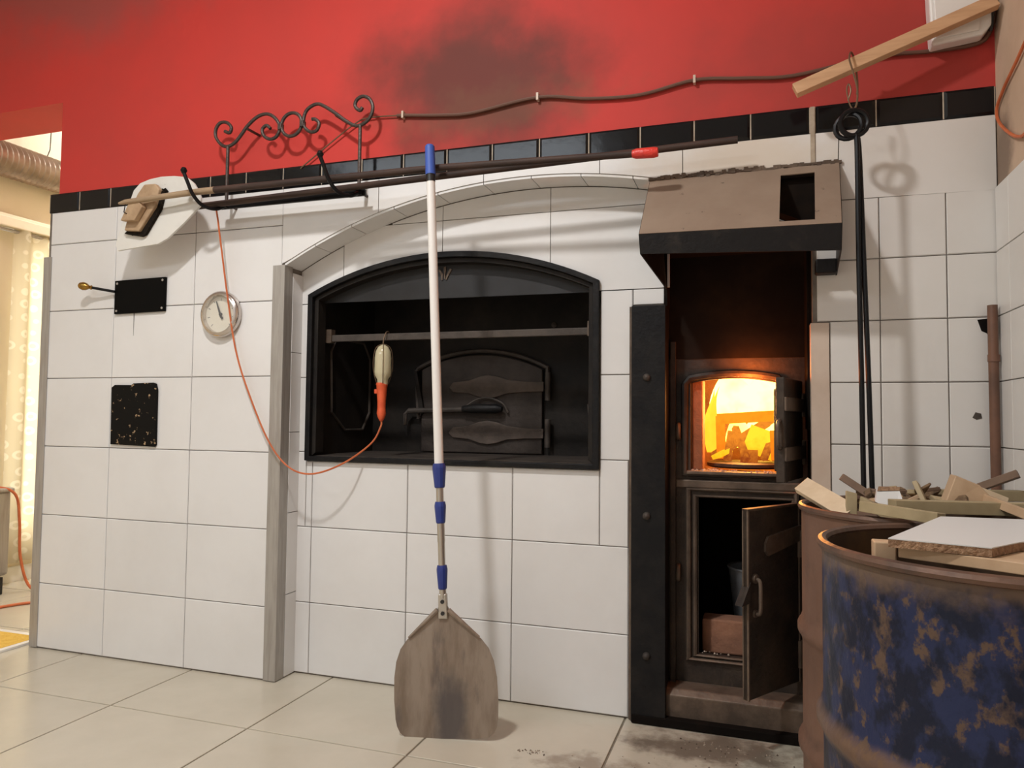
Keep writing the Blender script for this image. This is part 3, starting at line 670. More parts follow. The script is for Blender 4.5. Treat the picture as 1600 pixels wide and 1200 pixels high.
for k, (c, w, h, d, mt, ln) in enumerate([((2.50, .62, 1.03), .07, .21, .04, 'flame_hot', .03), ((2.58, .61, 1.02), .09, .21, .04, 'flame_hot', -.02), ((2.66, .60, 1.02), .08, .21, .04, 'flame_hot', -.03), ((2.71, .62, 1.03), .06, .19, .04, 'flame_hot', .0), ((2.54, .66, 1.04), .09, .24, .03, 'flame_hot', .0), ((2.63, .66, 1.04), .10, .25, .03, 'flame_hot', .0),
                                        ((2.55, .57, .92), .05, .16, .03, 'flame_hot', .02), ((2.65, .62, .90), .09, .17, .03, 'flame_hot', .0), ((2.475, .50, .93), .018, .23, .02, 'flame', .015), ((2.46, .56, .90), .03, .25, .02, 'flame', .0),
                                        ((2.685, .50, .90), .018, .18, .02, 'flame_hot', .0)]):
    flame('flame', c, w, h, d, mt, ln, k).build('flame', mt, fl_, smooth=True)
FL = lamp('fire_light', (.0, -.10, .20), 20, .06, (1.0, .40, .09), kind='POINT'); FL.parent = fl_
GLOW_FILL = lamp('fire_light', (.03, -.345, .280), 3.5, .03, (1.0, .22, .03), kind='POINT'); GLOW_FILL.parent = fl_   # added light for the orange glow above the firebox, no flame there
logs = [((2.47, .50, .885), (2.72, .50, 1.055), .028, .03, .3, 'tan'), ((2.53, .33, .882), (2.545, .36, .985), .026, .02, .2, 'tan'), ((2.555, .40, 1.0), (2.598, .31, .885), .022, .02, .1, 'tan'),
        ((2.595, .40, .965), (2.70, .40, .925), .10, .02, 1.2, 'ember'), ((2.575, .34, .895), (2.635, .34, .895), .03, .05, 0, 'tan'), ((2.655, .30, .892), (2.675, .36, .94), .02, .02, .3, 'tan'),
        ((2.49, .33, .893), (2.53, .36, .915), .06, .016, .2, 'ember'), ((2.69, .34, .885), (2.685, .35, .99), .02, .022, 0, 'ember'), ((2.49, .44, 1.03), (2.71, .42, 1.045), .03, .035, .2, 'ember'), ((2.505, .42, .884), (2.50, .44, 1.04), .03, .03, .1, 'ember')]
LL = ['burning log lying slanted across the back of the fire', 'short pale stick standing upright at the left of the fire', 'pale stick leaning right against the fire', 'wide glowing board lit yellow at the right of the fire',
      'small wood block lying in the middle of the hearth plate', 'thin wood slat leaning at the right front of the hearth', 'flat glowing chip at the left front of the hearth', 'glowing stick standing at the right edge of the fire',
      'thick glowing log lying level across the top of the fire', 'glowing log standing upright at the left, holding the top log']
for k, (a, b, w, h, rl_, mt) in enumerate(logs):
    o = MB().stick(a, b, w, h, rl_).build('firewood', 'burning' if mt == 'tan' else ('glowing_board' if k in (3, 6) else 'ember'), None, bevel=.001)
    tag(o, LL[k], 'firewood', 'burning wood in the firebox')
# ash pit contents
tag(MB().box(2.445, 2.62, .27, .36, .2075, .325).build('brick', 'clay_brick', None, bevel=.006), 'reddish clay brick standing in the open ash door', 'brick')
pn = MB().lathe([(0, .208), (.075, .208), (.105, .470), (.110, .472), (.108, .478), (.100, .474), (.070, .214), (0, .214)], 24, (2.63, .50, 0)).build('ash_pan', 'pan', None, smooth=True)
tag(pn, 'grey metal ash bucket standing behind the brick in the ash pit', 'bucket')

rnd = random.Random(4)
def ash_heap(name, parent, x0, x1, y0, y1, z, n, mt):
    m = MB()
    for k in range(n):
        a, b = rnd.uniform(x0, x1), rnd.uniform(y0, y1); q = rnd.uniform(.0015, .0045)
        m.add([(a - q, b, z), (a, b - q, z), (a + q, b, z), (a, b + q, z), (a, b, z + q * 1.4)], [(0, 1, 4), (1, 2, 4), (2, 3, 4), (3, 0, 4), (3, 2, 1, 0)])
    o = m.build(name, mt, parent); o['kind'] = 'stuff'
M['ash'] = mat('pale_ash', (.50, .42, .34), (.22, .17, .13), 60, rough=.95)
ash_heap('ash', fu, 2.415, 2.50, FP - .025, .30, .8505, 110, 'ash'); ash_heap('ash', fu, 2.50, 2.69, FP - .028, FP + .03, .8505, 60, 'ash')
ash_heap('ash', fu, 2.44, 2.74, FP - .01, FP + .01, .228, 16, 'ash')
# ================================================================== FUME HOOD
hd = thing('fume_hood', 'brown dusty sheet-metal hood with black front edge over the furnace', 'hood', (2.58, 0, 1.5))
A, B = Vector((2.299, -.001, 1.826)), Vector((2.880, -.001, 1.830)); Cc, D = Vector((2.294, -.205, 1.594)), Vector((2.866, -.205, 1.586))
def hp(u, v): return (A * (1 - u) + B * u) * (1 - v) + (Cc * (1 - u) + D * u) * v
us = [0, .708, .878, 1]; vs_ = [0, .155, .93, 1]
m = MB()
pts = [hp(u, v) for v in vs_ for u in us]; fs = []
for j in range(3):
    for i in range(3):
        if i == 1 and j == 1: continue
        fs.append((j * 4 + i, j * 4 + i + 1, (j + 1) * 4 + i + 1, (j + 1) * 4 + i))
m.add(pts, fs); m.build('sloped_panel', 'hood', hd, solid=.005)
MB().prism([(2.31, 1.80), (2.31, ARCH(2.31) - .02)] + [(x, ARCH(x) - .02) for x in lin(2.34, 2.80, 8)] + [(2.862, 1.60), (2.862, 1.80)], -.006, -.002).build('soot_lining', 'soot', hd)
q = [hp(.708, .155), hp(.878, .155), hp(.878, .93), hp(.708, .93)]; nv = Vector((0, .755, -.655)) * .012
MB().add([p + nv * k for k in (0, 1) for p in q], [(0, 1, 5, 4), (1, 2, 6, 5), (2, 3, 7, 6), (3, 0, 4, 7)]).build('vent_edge', 'soot', hd)
m = MB().add([Cc, D, D + Vector((-.002, .006, -.076)), Cc + Vector((.004, .004, -.060))], [(0, 1, 2, 3)]); m.build('front_apron', 'hood_dark', hd, solid=.005)
m = MB().add([A, Cc, Cc + Vector((.004, .004, -.060)), (2.338, .06, 1.478), (2.338, .118, 1.478), (2.320, .118, 1.70)], [(0, 1, 2, 3, 4, 5)]); m.build('side_plate', 'hood_dark', hd, solid=.004)
m = MB().add([B, D, D + Vector((-.002, .006, -.076)), (2.868, -.01, 1.475), (2.868, -.002, 1.475)], [(0, 1, 2, 3, 4)]); m.build('side_plate', 'hood_dark', hd, solid=.004)
MB().box(2.806, 2.868, -.05, -.004, 1.475, 1.52).build('support_lug', 'hood_dark', hd, bevel=.006)
# ragged mortar along the top edge
m = MB(); rnd = random.Random(3)
for k in range(60):
    x = 2.30 + .58 * k / 59; m.box(x - .006, x + .007, -.008 - rnd.random() * .006, -.001, 1.826 - rnd.random() * .008, 1.828 + rnd.random() * .010)
mo = m.build('mortar_bead', 'furnace_edge', hd)

# ================================================================== PIZZA PEEL leaning against the rack
bot = Vector((1.690, -.238, .001)); top = Vector((1.575, -.190, 1.955))
ax = (top - bot).normalized(); side = Vector((.979, .205, 0)); side = (side - ax * side.dot(ax)).normalized(); nrm = ax.cross(side)
pe = thing('pizza_peel', 'long white and blue telescopic pizza peel with scorched blade leaning against the rack', 'peel', bot)
L = (top - bot).length
def pp(s, h, t=0): return bot + side * s + ax * h + nrm * t
half = [(.0, .0), (.115, .0), (.138, .006), (.153, .018), (.162, .036), (.167, .06), (.170, .12), (.168, .19), (.160, .24), (.145, .28), (.122, .31), (.112, .318), (.020, .402), (.013, .42)]
out = [(s, h) for s, h in half] + [(-s, h) for s, h in half[::-1][:-1]]
n = len(out)
m = MB(); m.add([pp(s, h, -.0012) for s, h in out] + [pp(s, h, .0012) for s, h in out], [tuple(range(n)), tuple(range(2 * n - 1, n - 1, -1))] + [(i, i + n, (i + 1) % n + n, (i + 1) % n) for i in range(n)])
bl = m.build('blade', 'blade', pe)
for sg in (-1, 1):
    a, b = (sg * .116, .316), (sg * .018, .404)
    MB().tube([pp(a[0], a[1], -.004), pp(b[0], b[1], -.006)], [.004, .008], 8).build('folded_edge', 'blade', pe)
MB().add([pp(s, h, t) for t in (-.010, .010) for s, h in ((-.016, .375), (.016, .375), (.014, .455), (-.014, .455))], [(0, 1, 2, 3), (7, 6, 5, 4), (0, 4, 5, 1), (1, 5, 6, 2), (2, 6, 7, 3), (3, 7, 4, 0)]).build('ferrule', 'alu', pe, bevel=.004)
toc = nrm if (Vector((2.65, -2.47, 1.0)) - bot).dot(nrm) > 0 else -nrm
for h in (.393, .430):
    c = pp(0, h) + toc * .0105
    MB().tube([c, c + toc * .003], .0065, 10).build('rivet', 'black_plastic', pe)
def seg(name, mt, h0, h1, r0, r1, n=16): MB().tube([pp(0, h0), pp(0, h1)], [r0, r1], n).build(name, mt, pe, smooth=True)
seg('inner_tube', 'alu', .44, .64, .0115, .0115); seg('middle_tube', 'alu', .62, .80, .0125, .0125)
def collar(h0, h1, r0, r1, mt='blue_plastic'):
    MB().tube([pp(0, h0), pp(0, h0 + .004), pp(0, h1 - .018), pp(0, h1 - .012), pp(0, h1)], [r0 - .002, r0, r1, r1, r1 * .86], 12).build('collar', mt, pe, smooth=True, sharp=20)
collar(.468, .545, .0145, .0180); collar(.680, .750, .0155, .0190); collar(.795, .875, .0175, .0225)
seg('white_tube', 'white_paint', .865, L - .125, .0155, .0148)
seg('black_band', 'black_plastic', L - .127, L - .100, .0156, .0160)
seg('grip', 'blue_grip', L - .102, L - .003, .0175, .0165)
MB().lathe([(.0165, 0), (.012, .006), (0, .008)], 14, (0, 0, 0)).build('grip_cap', 'blue_grip', pe, smooth=True).location = Vector(pp(0, L - .003)) - bot

# ================================================================== WROUGHT IRON RACK with hooks
ra = thing('wrought_iron_rack', 'wrought iron wall rack with scrolls and two forked hooks above the oven', 'rack', (.93, -.03, 1.86))
RYp = -.06
S1 = [(0.608, 2.167), (0.632, 2.158), (0.639, 2.18), (0.615, 2.202), (0.583, 2.203), (0.564, 2.179), (0.566, 2.146), (0.594, 2.113), (0.626, 2.103), (0.66, 2.116), (0.69, 2.145), (0.719, 2.177), (0.764, 2.207), (0.809, 2.213), (0.847, 2.191), (0.87, 2.153), (0.856, 2.119), (0.827, 2.11), (0.797, 2.126), (0.788, 2.153), (0.807, 2.167), (0.826, 2.152)]
S2 = [(1.015, 2.167), (1.029, 2.165), (1.047, 2.147), (1.037, 2.121), (1.009, 2.118), (0.98, 2.143), (0.979, 2.181), (0.996, 2.21), (1.035, 2.224), (1.07, 2.21), (1.12, 2.176), (1.163, 2.143), (1.205, 2.119), (1.239, 2.122), (1.268, 2.145), (1.278, 2.181), (1.264, 2.213), (1.236, 2.228), (1.209, 2.217), (1.203, 2.193), (1.224, 2.175), (1.234, 2.186)]
for sc in (S1, S2): MB().tube(smoothpath([(a, RYp, b) for a, b in sc], 5), .0068, 8).build('scroll', 'wrought', ra, smooth=True)
MB().tube(smoothpath([(.923 + .046 * math.cos(a), RYp, 2.157 + .046 * math.sin(a)) for a in [2 * PI * k / 16 for k in range(16)]], 3, True), .0068, 8, closed=True).build('ring', 'wrought', ra, smooth=True)
for a in (.8735, .9735): MB().box(a - .008, a + .008, RYp - .011, RYp + .011, 2.140, 2.165).build('collar_band', 'wrought', ra, bevel=.002)
for a, z1 in ((.626, 2.103), (1.226, 2.120)):
    MB().tube([(a, RYp, 1.862), (a, RYp, z1)], .0068, 8).build('upright', 'wrought', ra, smooth=True)
    MB().tube([(a, RYp, 1.866), (a, .003, 1.866)], .006, 8).build('wall_peg', 'wrought', ra)
for a, z in ((.715, 2.165), (1.12, 2.17)): MB().tube([(a, RYp, z), (a + .01, .008, z - .005)], .0055, 8).build('wall_peg', 'wrought', ra)
MB().box(.600, 1.255, RYp - .006, RYp + .006, 1.848, 1.872).build('lower_bar', 'hook_iron', ra, bevel=.002)
for a in (.628, 1.232):
    hk = MB().tube(smoothpath([(a, -.066, 1.862), (a - .015, -.105, 1.838), (a - .04, -.150, 1.842), (a - .055, -.185, 1.875), (a - .065, -.205, 1.92), (a - .075, -.215, 1.955)], 6), .0075, 8).build('hook', 'hook_iron', ra, smooth=True)
    MB().lathe([(0, -.013), (.008, -.011), (.013, 0), (.008, .011), (0, .013)], 12).build('ball_tip', 'hook_iron', ra, smooth=True).location = Vector((a - .075, -.215, 1.962)) - ra.location
    MB().box(a - .012, a + .012, -.074, -.066, 1.850, 1.874).build('hook_plate', 'hook_iron', ra, bevel=.002)

# white board peel resting in the hooks, its dark shaft towards the hood
bdp = thing('board_peel', 'white painted peel board hanging at the left end of the rack', 'peel', (.35, -.11, 1.85))
BO = [(0.199, 1.908), (0.214, 1.943), (0.246, 1.97), (0.295, 1.982), (0.353, 1.987), (0.417, 1.984), (0.481, 1.973), (0.518, 1.945), (0.538, 1.917), (0.554, 1.884), (0.553, 1.852), (0.473, 1.787), (0.395, 1.731), (0.347, 1.712), (0.249, 1.705), (0.141, 1.697), (0.127, 1.719), (0.138, 1.759)]
MB().prism(BO, -.122, -.112).build('blade', 'board', bdp, bevel=.002)
MB().tube([(.50, -.098, 1.857), (1.58, -.092, 1.881), (2.582, -.085, 1.902)], [.0125, .012, .0115], 10).build('shaft', 'charred', bdp, smooth=True)
# oven brush with a long handle and a red taped tip
br = thing('oven_brush', 'long handled oven brush with wooden block head and red taped handle end', 'brush', (.3, -.16, 1.86))
MB().tube([(.199, -.178, 1.874), (.23, -.178, 1.877), (.54, -.164, 1.892), (.66, -.162, 1.893)], [.005, .010, .0125, .013], 10).build('pale_handle', 'wood_handle', br, smooth=True)
MB().tube([(.655, -.162, 1.893), (1.60, -.150, 1.890), (2.275, -.145, 1.869)], [.0132, .012, .0115], 10).build('dark_handle', 'charred', br, smooth=True)
MB().tube([(2.262, -.145, 1.8693), (2.275, -.145, 1.869), (2.33, -.143, 1.868), (2.343, -.143, 1.868)], [.0118, .016, .017, .014], 10).build('taped_tip', 'red_plastic', br, smooth=True)
MB().prism([(.200, 1.771), (.275, 1.763), (.352, 1.858), (.373, 1.925), (.350, 1.950), (.295, 1.952), (.262, 1.915), (.215, 1.82)], -.150, -.128).build('head_block', 'brush_wood', br, bevel=.004)
MB().prism([(.206, 1.805), (.277, 1.800), (.315, 1.853), (.300, 1.872), (.245, 1.872)], -.176, -.151).build('upper_block', 'brush_wood', br, bevel=.003)
m = MB(); rnd = random.Random(5)
for k in range(420):
    t = rnd.random(); q = rnd.random()
    a = .192 + .092 * q + .105 * t; z = 1.762 + .012 * (1 - q) + .175 * t
    if z > 1.935: continue
    m.tube([(a, -.130, z), (a + .004 + .012 * rnd.random(), -.1235, z - .006 - .014 * rnd.random())], .0035, 4)
bo = m.build('bristles', 'bristle', br); bo['kind'] = 'stuff'
MB().prism([(.188, 1.762), (.275, 1.745), (.296, 1.752), (.368, 1.85), (.386, 1.92), (.372, 1.925), (.352, 1.858), (.275, 1.766), (.204, 1.774)], -.136, -.1235).build('bristle_pad', 'bristle', br)
MB().tube([(.232, -.178, 1.868), (.228, -.180, 1.835), (.24, -.178, 1.83)], .002, 5).build('binding_wire', 'hook_iron', br)

# ================================================================== FIXTURES ON THE LEFT PANEL
pl = thing('damper_plate', 'black rectangular plate with a brass-knobbed lever on the left tiles', 'damper', (.15, 0, 1.53))
MB().prism([(.015, 1.455), (.285, 1.459), (.286, 1.603), (.014, 1.599)], -.012, -.001).build('plate', 'plate', pl, bevel=.0015)
for a, z in ((.028, 1.468), (.272, 1.472), (.272, 1.590), (.028, 1.586)): MB().lathe([(.005, 0), (.005, .002), (0, .003)], 10, (a, -.012, z), 'y').build('screw', 'steel', pl)
lv = MB().tube([(.02, -.016, 1.551), (-.075, -.045, 1.568)], .006, 8).build('lever', 'hook_iron', pl, smooth=True)
kn = MB().lathe([(0, 0), (.006, .001), (.010, .006), (.006, .014), (.009, .018), (.016, .030), (.018, .042), (.014, .056), (.006, .063), (0, .065)], 16, axis='z').build('brass_knob', 'brass', pl, smooth=True)
kn.location = Vector((-.073, -.0445, 1.5675)) - pl.location; kn.rotation_euler = Vector((-.095, -.029, .017)).to_track_quat('Z', 'Y').to_euler()
MB().prism([(.112, 1.457), (.115, 1.457), (.1135, 1.36)], -.0012, -.0004).build('drip', 'soot', pl)
cp = MB().prism([(.017, .898), (.254, .892), (.260, .90), (.258, 1.13), (.250, 1.155), (.235, 1.160), (.132, 1.157), (.118, 1.150), (.03, 1.151), (.013, 1.140)], -.010, -.001).build('hatch_cover', 'plate_worn', None, bevel=.0015)
tag(cp, 'chipped black metal hatch cover on the tiles below the lever plate', 'hatch')
# thermometer
th = thing('oven_thermometer', 'round chrome dial thermometer on the white tiles beside the oven', 'thermometer', (.576, 0, 1.434))
c = (.576, 0, 1.434)
MB().lathe([(.080, .0), (.092, .002), (.095, .012), (.093, .024), (.086, .032), (.076, .034), (.074, .026), (.074, .012), (0.0, .012)], 48, c, 'y').build('bezel', 'chrome', th, smooth=True)
MB().lathe([(0, .0125), (.074, .0125), (.074, .0135), (0, .0135)], 40, c, 'y').build('dial', 'dial', th)
MB().prism([(.573, 1.425), (.584, 1.412), (.590, 1.418), (.581, 1.430), (.556, 1.488), (.553, 1.486)], -.019, -.0165).build('needle', 'black_plastic', th)
MB().lathe([(0, .014), (.007, .014), (.006, .021), (0, .022)], 12, c, 'y').build('hub', 'black_plastic', th)
for k in range(9):
    a = math.radians(225 - k * 33.75); r0, r1 = .056, .066
    MB().tube([(c[0] + r0 * math.cos(a), -.0138, c[2] + r0 * math.sin(a)), (c[0] + r1 * math.cos(a), -.0138, c[2] + r1 * math.sin(a))], .0011, 4).build('tick', 'black_plastic', th)
MB().lathe([(0, .0272), (.0735, .0272), (.0735, .0282), (0, .0282)], 32, c, 'y').build('glass', 'gauge_glass', th)

# ================================================================== WORK LAMP AND CORDS
wk = thing('work_lamp', 'orange handled inspection lamp with glass bulb hanging from the oven rail', 'lamp', (1.215, .17, 1.1))
lx, ly = 1.215, .170
MB().tube(smoothpath([(lx, ly, 1.312), (lx, ly + .002, 1.335), (lx + .004, ly + .012, 1.362), (lx + .004, ly + .030, 1.370), (lx + .003, ly + .043, 1.362)], 5), .0028, 6).build('hook', 'wire', wk)
MB().lathe([(.006, 1.314), (.021, 1.305), (.030, 1.286), (.033, 1.262), (.034, 1.205), (.031, 1.190), (.0225, 1.176), (.021, 1.155)], 20, (lx, ly, 0)).build('glass_bulb', 'glass_bulb', wk, smooth=True)
MB().lathe([(0, 1.285), (.010, 1.278), (.014, 1.255), (.012, 1.225), (.010, 1.200), (.012, 1.165), (0, 1.16)], 14, (lx, ly, 0)).build('bulb', 'chrome', wk, smooth=True)
MB().lathe([(.0225, 1.162), (.024, 1.155), (.022, 1.15), (.0195, 1.12), (.017, 1.09), (.0165, 1.06), (.0185, 1.04), (.015, 1.025), (.008, 1.012), (.005, 1.008), (0, 1.008)], 18, (lx - .003, ly, 0)).build('handle', 'orange_handle', wk, smooth=True)
MB().box(lx - .034, lx - .016, ly - .008, ly + .008, 1.118, 1.136).build('switch', 'orange_handle', wk, bevel=.003)
for a in (0, PI / 2, PI, 3 * PI / 2):
    R_ = .037; dx, dy = R_ * math.cos(a + .5), R_ * math.sin(a + .5)
    MB().tube(smoothpath([(lx, ly, 1.318), (lx + dx * .7, ly + dy * .7, 1.305), (lx + dx, ly + dy, 1.27), (lx + dx, ly + dy, 1.21), (lx + dx * .62, ly + dy * .62, 1.158)], 4), .0014, 5).build('cage_wire', 'wire', wk)
cd = MB().tube(smoothpath([(.618, -.075, 1.862), (.60, -.085, 1.85), (.596, -.07, 1.80), (.600, -.05, 1.69), (.626, -.035, 1.485), (.668, -.030, 1.278), (.740, -.030, 1.10), (.833, -.030, .925), (.924, -.028, .830), (1.022, -.018, .806), (1.125, .03, .845), (1.195, .12, .92), (1.212, .165, .985), (1.212, .17, 1.012)], 8), .0036, 6).build('lamp_cord', 'orange', None, smooth=True)
tag(cd, 'thin orange cord looping from the rack past the dial down to the inspection lamp', 'cord')
wc = MB().tube(smoothpath([(.93, -.004, 2.00), (0.96, -.005, 2.021), (1.163, -.008, 2.146), (1.24, -.004, 2.168), (1.376, -.004, 2.16)], 6), .0026, 6).build('thin_wire', 'wire', None)
tag(wc, 'thin wire slanting across the red wall behind the rack', 'wire')
cb = thing('wall_cable', 'brown cable clipped along the red wall above the black tiles', 'cable', (1.9, 0, 2.14))
MB().tube(smoothpath([(1.35, -.003, 2.161), (1.376, -.004, 2.16), (1.534, -.004, 2.141), (1.661, -.004, 2.135), (1.904, -.004, 2.160), (2.088, -.004, 2.131), (2.265, -.004, 2.121), (2.444, -.004, 2.147), (2.595, -.004, 2.132), (2.75, -.004, 2.119), (2.989, -.004, 2.146), (3.128, -.004, 2.14), (3.246, -.005, 2.142), (3.285, -.01, 2.165), (3.297, -.025, 2.24), (3.296, -.03, 2.40), (3.296, -.03, 2.9)], 6), .0065, 8).build('cable', 'brown_cable', cb, smooth=True)
for a, z in ((1.376, 2.16), (1.904, 2.16), (2.444, 2.147)): MB().box(a - .004, a + .004, -.013, .006, z - .012, z + .014).build('clip', 'trim_beige', cb)

# ================================================================== UPPER RIGHT: BATTEN, BOX, TONGS
MBt = MB().stick((2.748, -.120, 2.020), (3.286, -.085, 2.222), .024, .040, .25)
tag(MBt.build('batten', 'pine', None, bevel=.002), 'bare pine batten slanting up to the right across the red wall', 'batten')
jb = thing('junction_box', 'white plastic box on the red wall behind the top of the batten', 'box', (3.2, 0, 2.3))
MB().prism([(3.130, 2.135), (3.262, 2.148), (3.284, 2.175), (3.288, 2.42), (3.118, 2.42)], -.052, .005).build('body', 'white_paint', jb, bevel=.006)
MB().prism([(3.140, 2.150), (3.252, 2.160), (3.262, 2.41), (3.130, 2.41)], -.058, -.052).build('lid', 'white_paint', jb, bevel=.003)
bc = MB().tube(smoothpath([(3.286, -.028, 2.165), (3.288, -.045, 2.22), (3.290, -.05, 2.30), (3.29, -.05, 2.9)], 5), .006, 6).build('black_cable', 'black_plastic', None, smooth=True)
tag(bc, 'black cable running up the corner beside the white box', 'cable')
to = thing('fire_tongs', 'long black iron fire tongs hanging by their ring from the batten', 'tongs', (2.91, -.15, 1.85))
def loop(c, r, tilt, n=20): return [(c[0] + r * math.cos(2 * PI * k / n) * math.cos(tilt), c[1] + r * math.cos(2 * PI * k / n) * math.sin(tilt), c[2] + r * math.sin(2 * PI * k / n)) for k in range(n)]
MB().tube(loop((2.907, -.152, 1.890), .038, .15), .0075, 8, closed=True).build('ring', 'hook_iron', to, smooth=True)
MB().tube(loop((2.893, -.140, 1.886), .036, -.35), .0075, 8, closed=True).build('ring', 'hook_iron', to, smooth=True)
MB().tube(smoothpath([(2.908, -.152, 1.853), (2.914, -.152, 1.82), (2.915, -.152, 1.50), (2.919, -.150, 1.10), (2.922, -.150, .70), (2.924, -.15, .62)], 5), .0072, 8).build('leg', 'hook_iron', to, smooth=True)
MB().tube(smoothpath([(2.910, -.142, 1.853), (2.920, -.142, 1.82), (2.929, -.142, 1.50), (2.939, -.142, 1.10), (2.946, -.142, .70), (2.948, -.142, .62)], 5), .0072, 8).build('leg', 'hook_iron', to, smooth=True)
wh = MB().tube(smoothpath([(2.905, -.152, 1.925), (2.914, -.155, 1.945), (2.916, -.155, 1.99), (2.904, -.150, 2.05), (2.897, -.145, 2.085), (2.905, -.115, 2.118), (2.918, -.090, 2.10), (2.925, -.085, 2.03), (2.922, -.09, 2.00)], 6), .0028, 6).build('wire_hook', 'wire', None)
tag(wh, 'bent wire hook over the batten holding the tongs ring', 'hook')
wh2 = MB().tube(smoothpath([(2.905, -.150, 1.93), (2.896, -.148, 1.95), (2.889, -.146, 1.99), (2.894, -.146, 2.01), (2.900, -.146, 1.99), (2.892, -.147, 1.96)], 5), .0022, 6).build('wire_twist', 'wire', None)
tag(wh2, 'short twisted wire loop beside the hook on the tongs ring', 'wire')
oc_ = MB().tube(smoothpath([(3.297, -.60, 2.10), (3.297, -.256, 1.951 + .05), (3.298, -.096, 1.965), (3.298, -.026, 1.93), (3.298, -.061, 1.873), (3.298, -.195, 1.79), (3.298, -.30, 1.775), (3.298, -.6, 1.80)], 7), .0045, 6).build('extension_cord', 'orange', None, smooth=True)
tag(oc_, 'orange cord looping on the beige right wall', 'cord')
pi_ = thing('corner_pipe', 'brown metal pipe standing in the corner by the right wall', 'pipe', (3.278, -.03, 0))
MB().tube([(3.278, -.030, .003), (3.276, -.030, 1.362)], .0135, 12).build('tube', 'copper_pipe', pi_, smooth=True)
MB().lathe([(.0135, 0), (.016, 0), (.016, .02), (.0135, .02)], 12, (3.277, -.03, 1.20)).build('coupling', 'copper_pipe', pi_, smooth=True)
hp_ = MB().prism([(3.245, 1.325), (3.29, 1.330), (3.292, 1.275), (3.281, 1.262), (3.268, 1.285), (3.255, 1.292)], -.0012, .0)
hp_.build('hole_shade', 'soot', wl)  # flat dark patch, paints the shade inside a hole in the tile
MB().prism([(3.228, 1.040), (3.238, 1.034), (3.252, 1.038), (3.250, 1.052), (3.236, 1.056)], -.0012, .0).build('chip', 'iron_dust', wl)

# ================================================================== DRUMS
def drum(name, label, c, body, rim_mt):
    t = thing(name, label, 'drum', (c[0], c[1], 0))
    R = .268; H = .825
    def hoop(z): return [(R, z - .030), (R + .004, z - .018), (R + .011, z - .006), (R + .011, z + .006), (R + .004, z + .018), (R, z + .030)]
    prof = [(0, .012), (R - .01, .012), (R, .004), (R, .06)] + hoop(.268) + hoop(.535) + [(R, H - .015), (R, H - .004), (R - .006, H - .004), (R - .006, .02), (0, .02)]
    sh = MB().lathe(prof[:-2], 72, (c[0], c[1], 0)).build('shell', body, t, smooth=True, sharp=60)
    MB().lathe([(R - .0065, H - .006), (R - .0065, .022), (0, .022)], 48, (c[0], c[1], 0)).build('lining', 'drum_inside', t, smooth=True)
    MB().tube([(c[0] + R * math.cos(2 * PI * k / 72), c[1] + R * math.sin(2 * PI * k / 72), H - .004) for k in range(72)], .0085, 8, closed=True).build('rim', rim_mt, t, smooth=True)
    MB().tube([(c[0] + R * math.cos(2 * PI * k / 72), c[1] + R * math.sin(2 * PI * k / 72), .010) for k in range(72)], .008, 6, closed=True).build('base_rim', rim_mt, t, smooth=True)
    return t
DR, DB = (3.006, -.533), (3.012, -1.098)
drum('rusty_drum', 'rust-brown steel drum full of scrap wood in front of the furnace', DR, 'rust_drum', 'drum_rim')
drum('blue_drum', 'flaking blue steel drum with a white board lying on top', DB, 'blue_drum', 'drum_rim')
G = 'scrap wood in the rusty drum'
pieces = [
    ('wood_offcut', (2.741, -.505, .868), (2.832, -.670, .822), .046, .014, -.55, 0, 'pale flat offcut leaning out over the left rim of the rusty drum'),
    ('wood_offcut', (2.836, -.655, .868), (2.834, -.668, .780), .022, .020, 0, 1, 'short khaki block standing upright inside the left rim of the rusty drum'),
    ('wood_offcut', (2.838, -.420, .886), (2.950, -.455, .810), .024, .018, .2, 2, 'brown stick tilted up at the back left of the rusty drum'),
    ('wood_offcut', (2.875, -.390, .848), (3.000, -.445, .846), .028, .018, 0, 2, 'brown strip lying flat at the back of the rusty drum'),
    ('wood_offcut', (2.858, -.650, .850), (2.918, -.750, .818), .022, .018, .3, 1, 'khaki stick slanting down to the front rim of the rusty drum'),
    ('wood_offcut', (2.850, -.735, .846), (2.962, -.905, .846), .026, .022, .1, 1, 'long khaki stick lying across both drum rims'),
    ('wood_offcut', (2.905, -.735, .850), (3.205, -.690, .850), .030, .026, 0, 1, 'long khaki beam along the front rim of the rusty drum'),
    ('wood_offcut', (2.972, -.610, .890), (2.990, -.665, .825), .034, .010, .9, 1, 'flat khaki shard standing in the middle of the scrap pile'),
    ('wood_offcut', (3.085, -.570, .872), (3.150, -.560, .845), .030, .030, .3, 0, 'pale square block tilted at the right of the scrap pile'),
    ('wood_offcut', (3.100, -.340, .838), (3.222, -.420, .906), .022, .018, .1, 2, 'brown stick rising to the right at the back of the rusty drum'),
    ('wood_offcut', (3.030, -.430, .850), (3.235, -.395, .852), .024, .026, 0, 1, 'khaki beam lying at the back right of the rusty drum'),
    ('wood_offcut', (3.090, -.590, .868), (3.138, -.800, .846), .028, .018, .3, 3, 'tan lath sloping forward at the right of the rusty drum'),
    ('wood_offcut', (2.935, -.560, .862), (3.035, -.520, .872), .010, .008, .1, 2, 'thin dark splinter on top of the scrap pile'),
    ('wood_offcut', (3.15, -.52, .84), (3.22, -.62, .835), .024, .02, .1, 1, 'short khaki piece at the far right of the rusty drum'),
]
for nm, a, b, w, h, ro, wd, lb in pieces:
    tag(MB().stick(a, b, w, h, ro, .25).build(nm, WOODS[wd], None, bevel=.0012), lb, 'wood', G)
tr_ = MB(); tv = [(3.015, -.672, .850), (3.122, -.655, .850), (3.088, -.645, .892), (3.042, -.650, .912)]
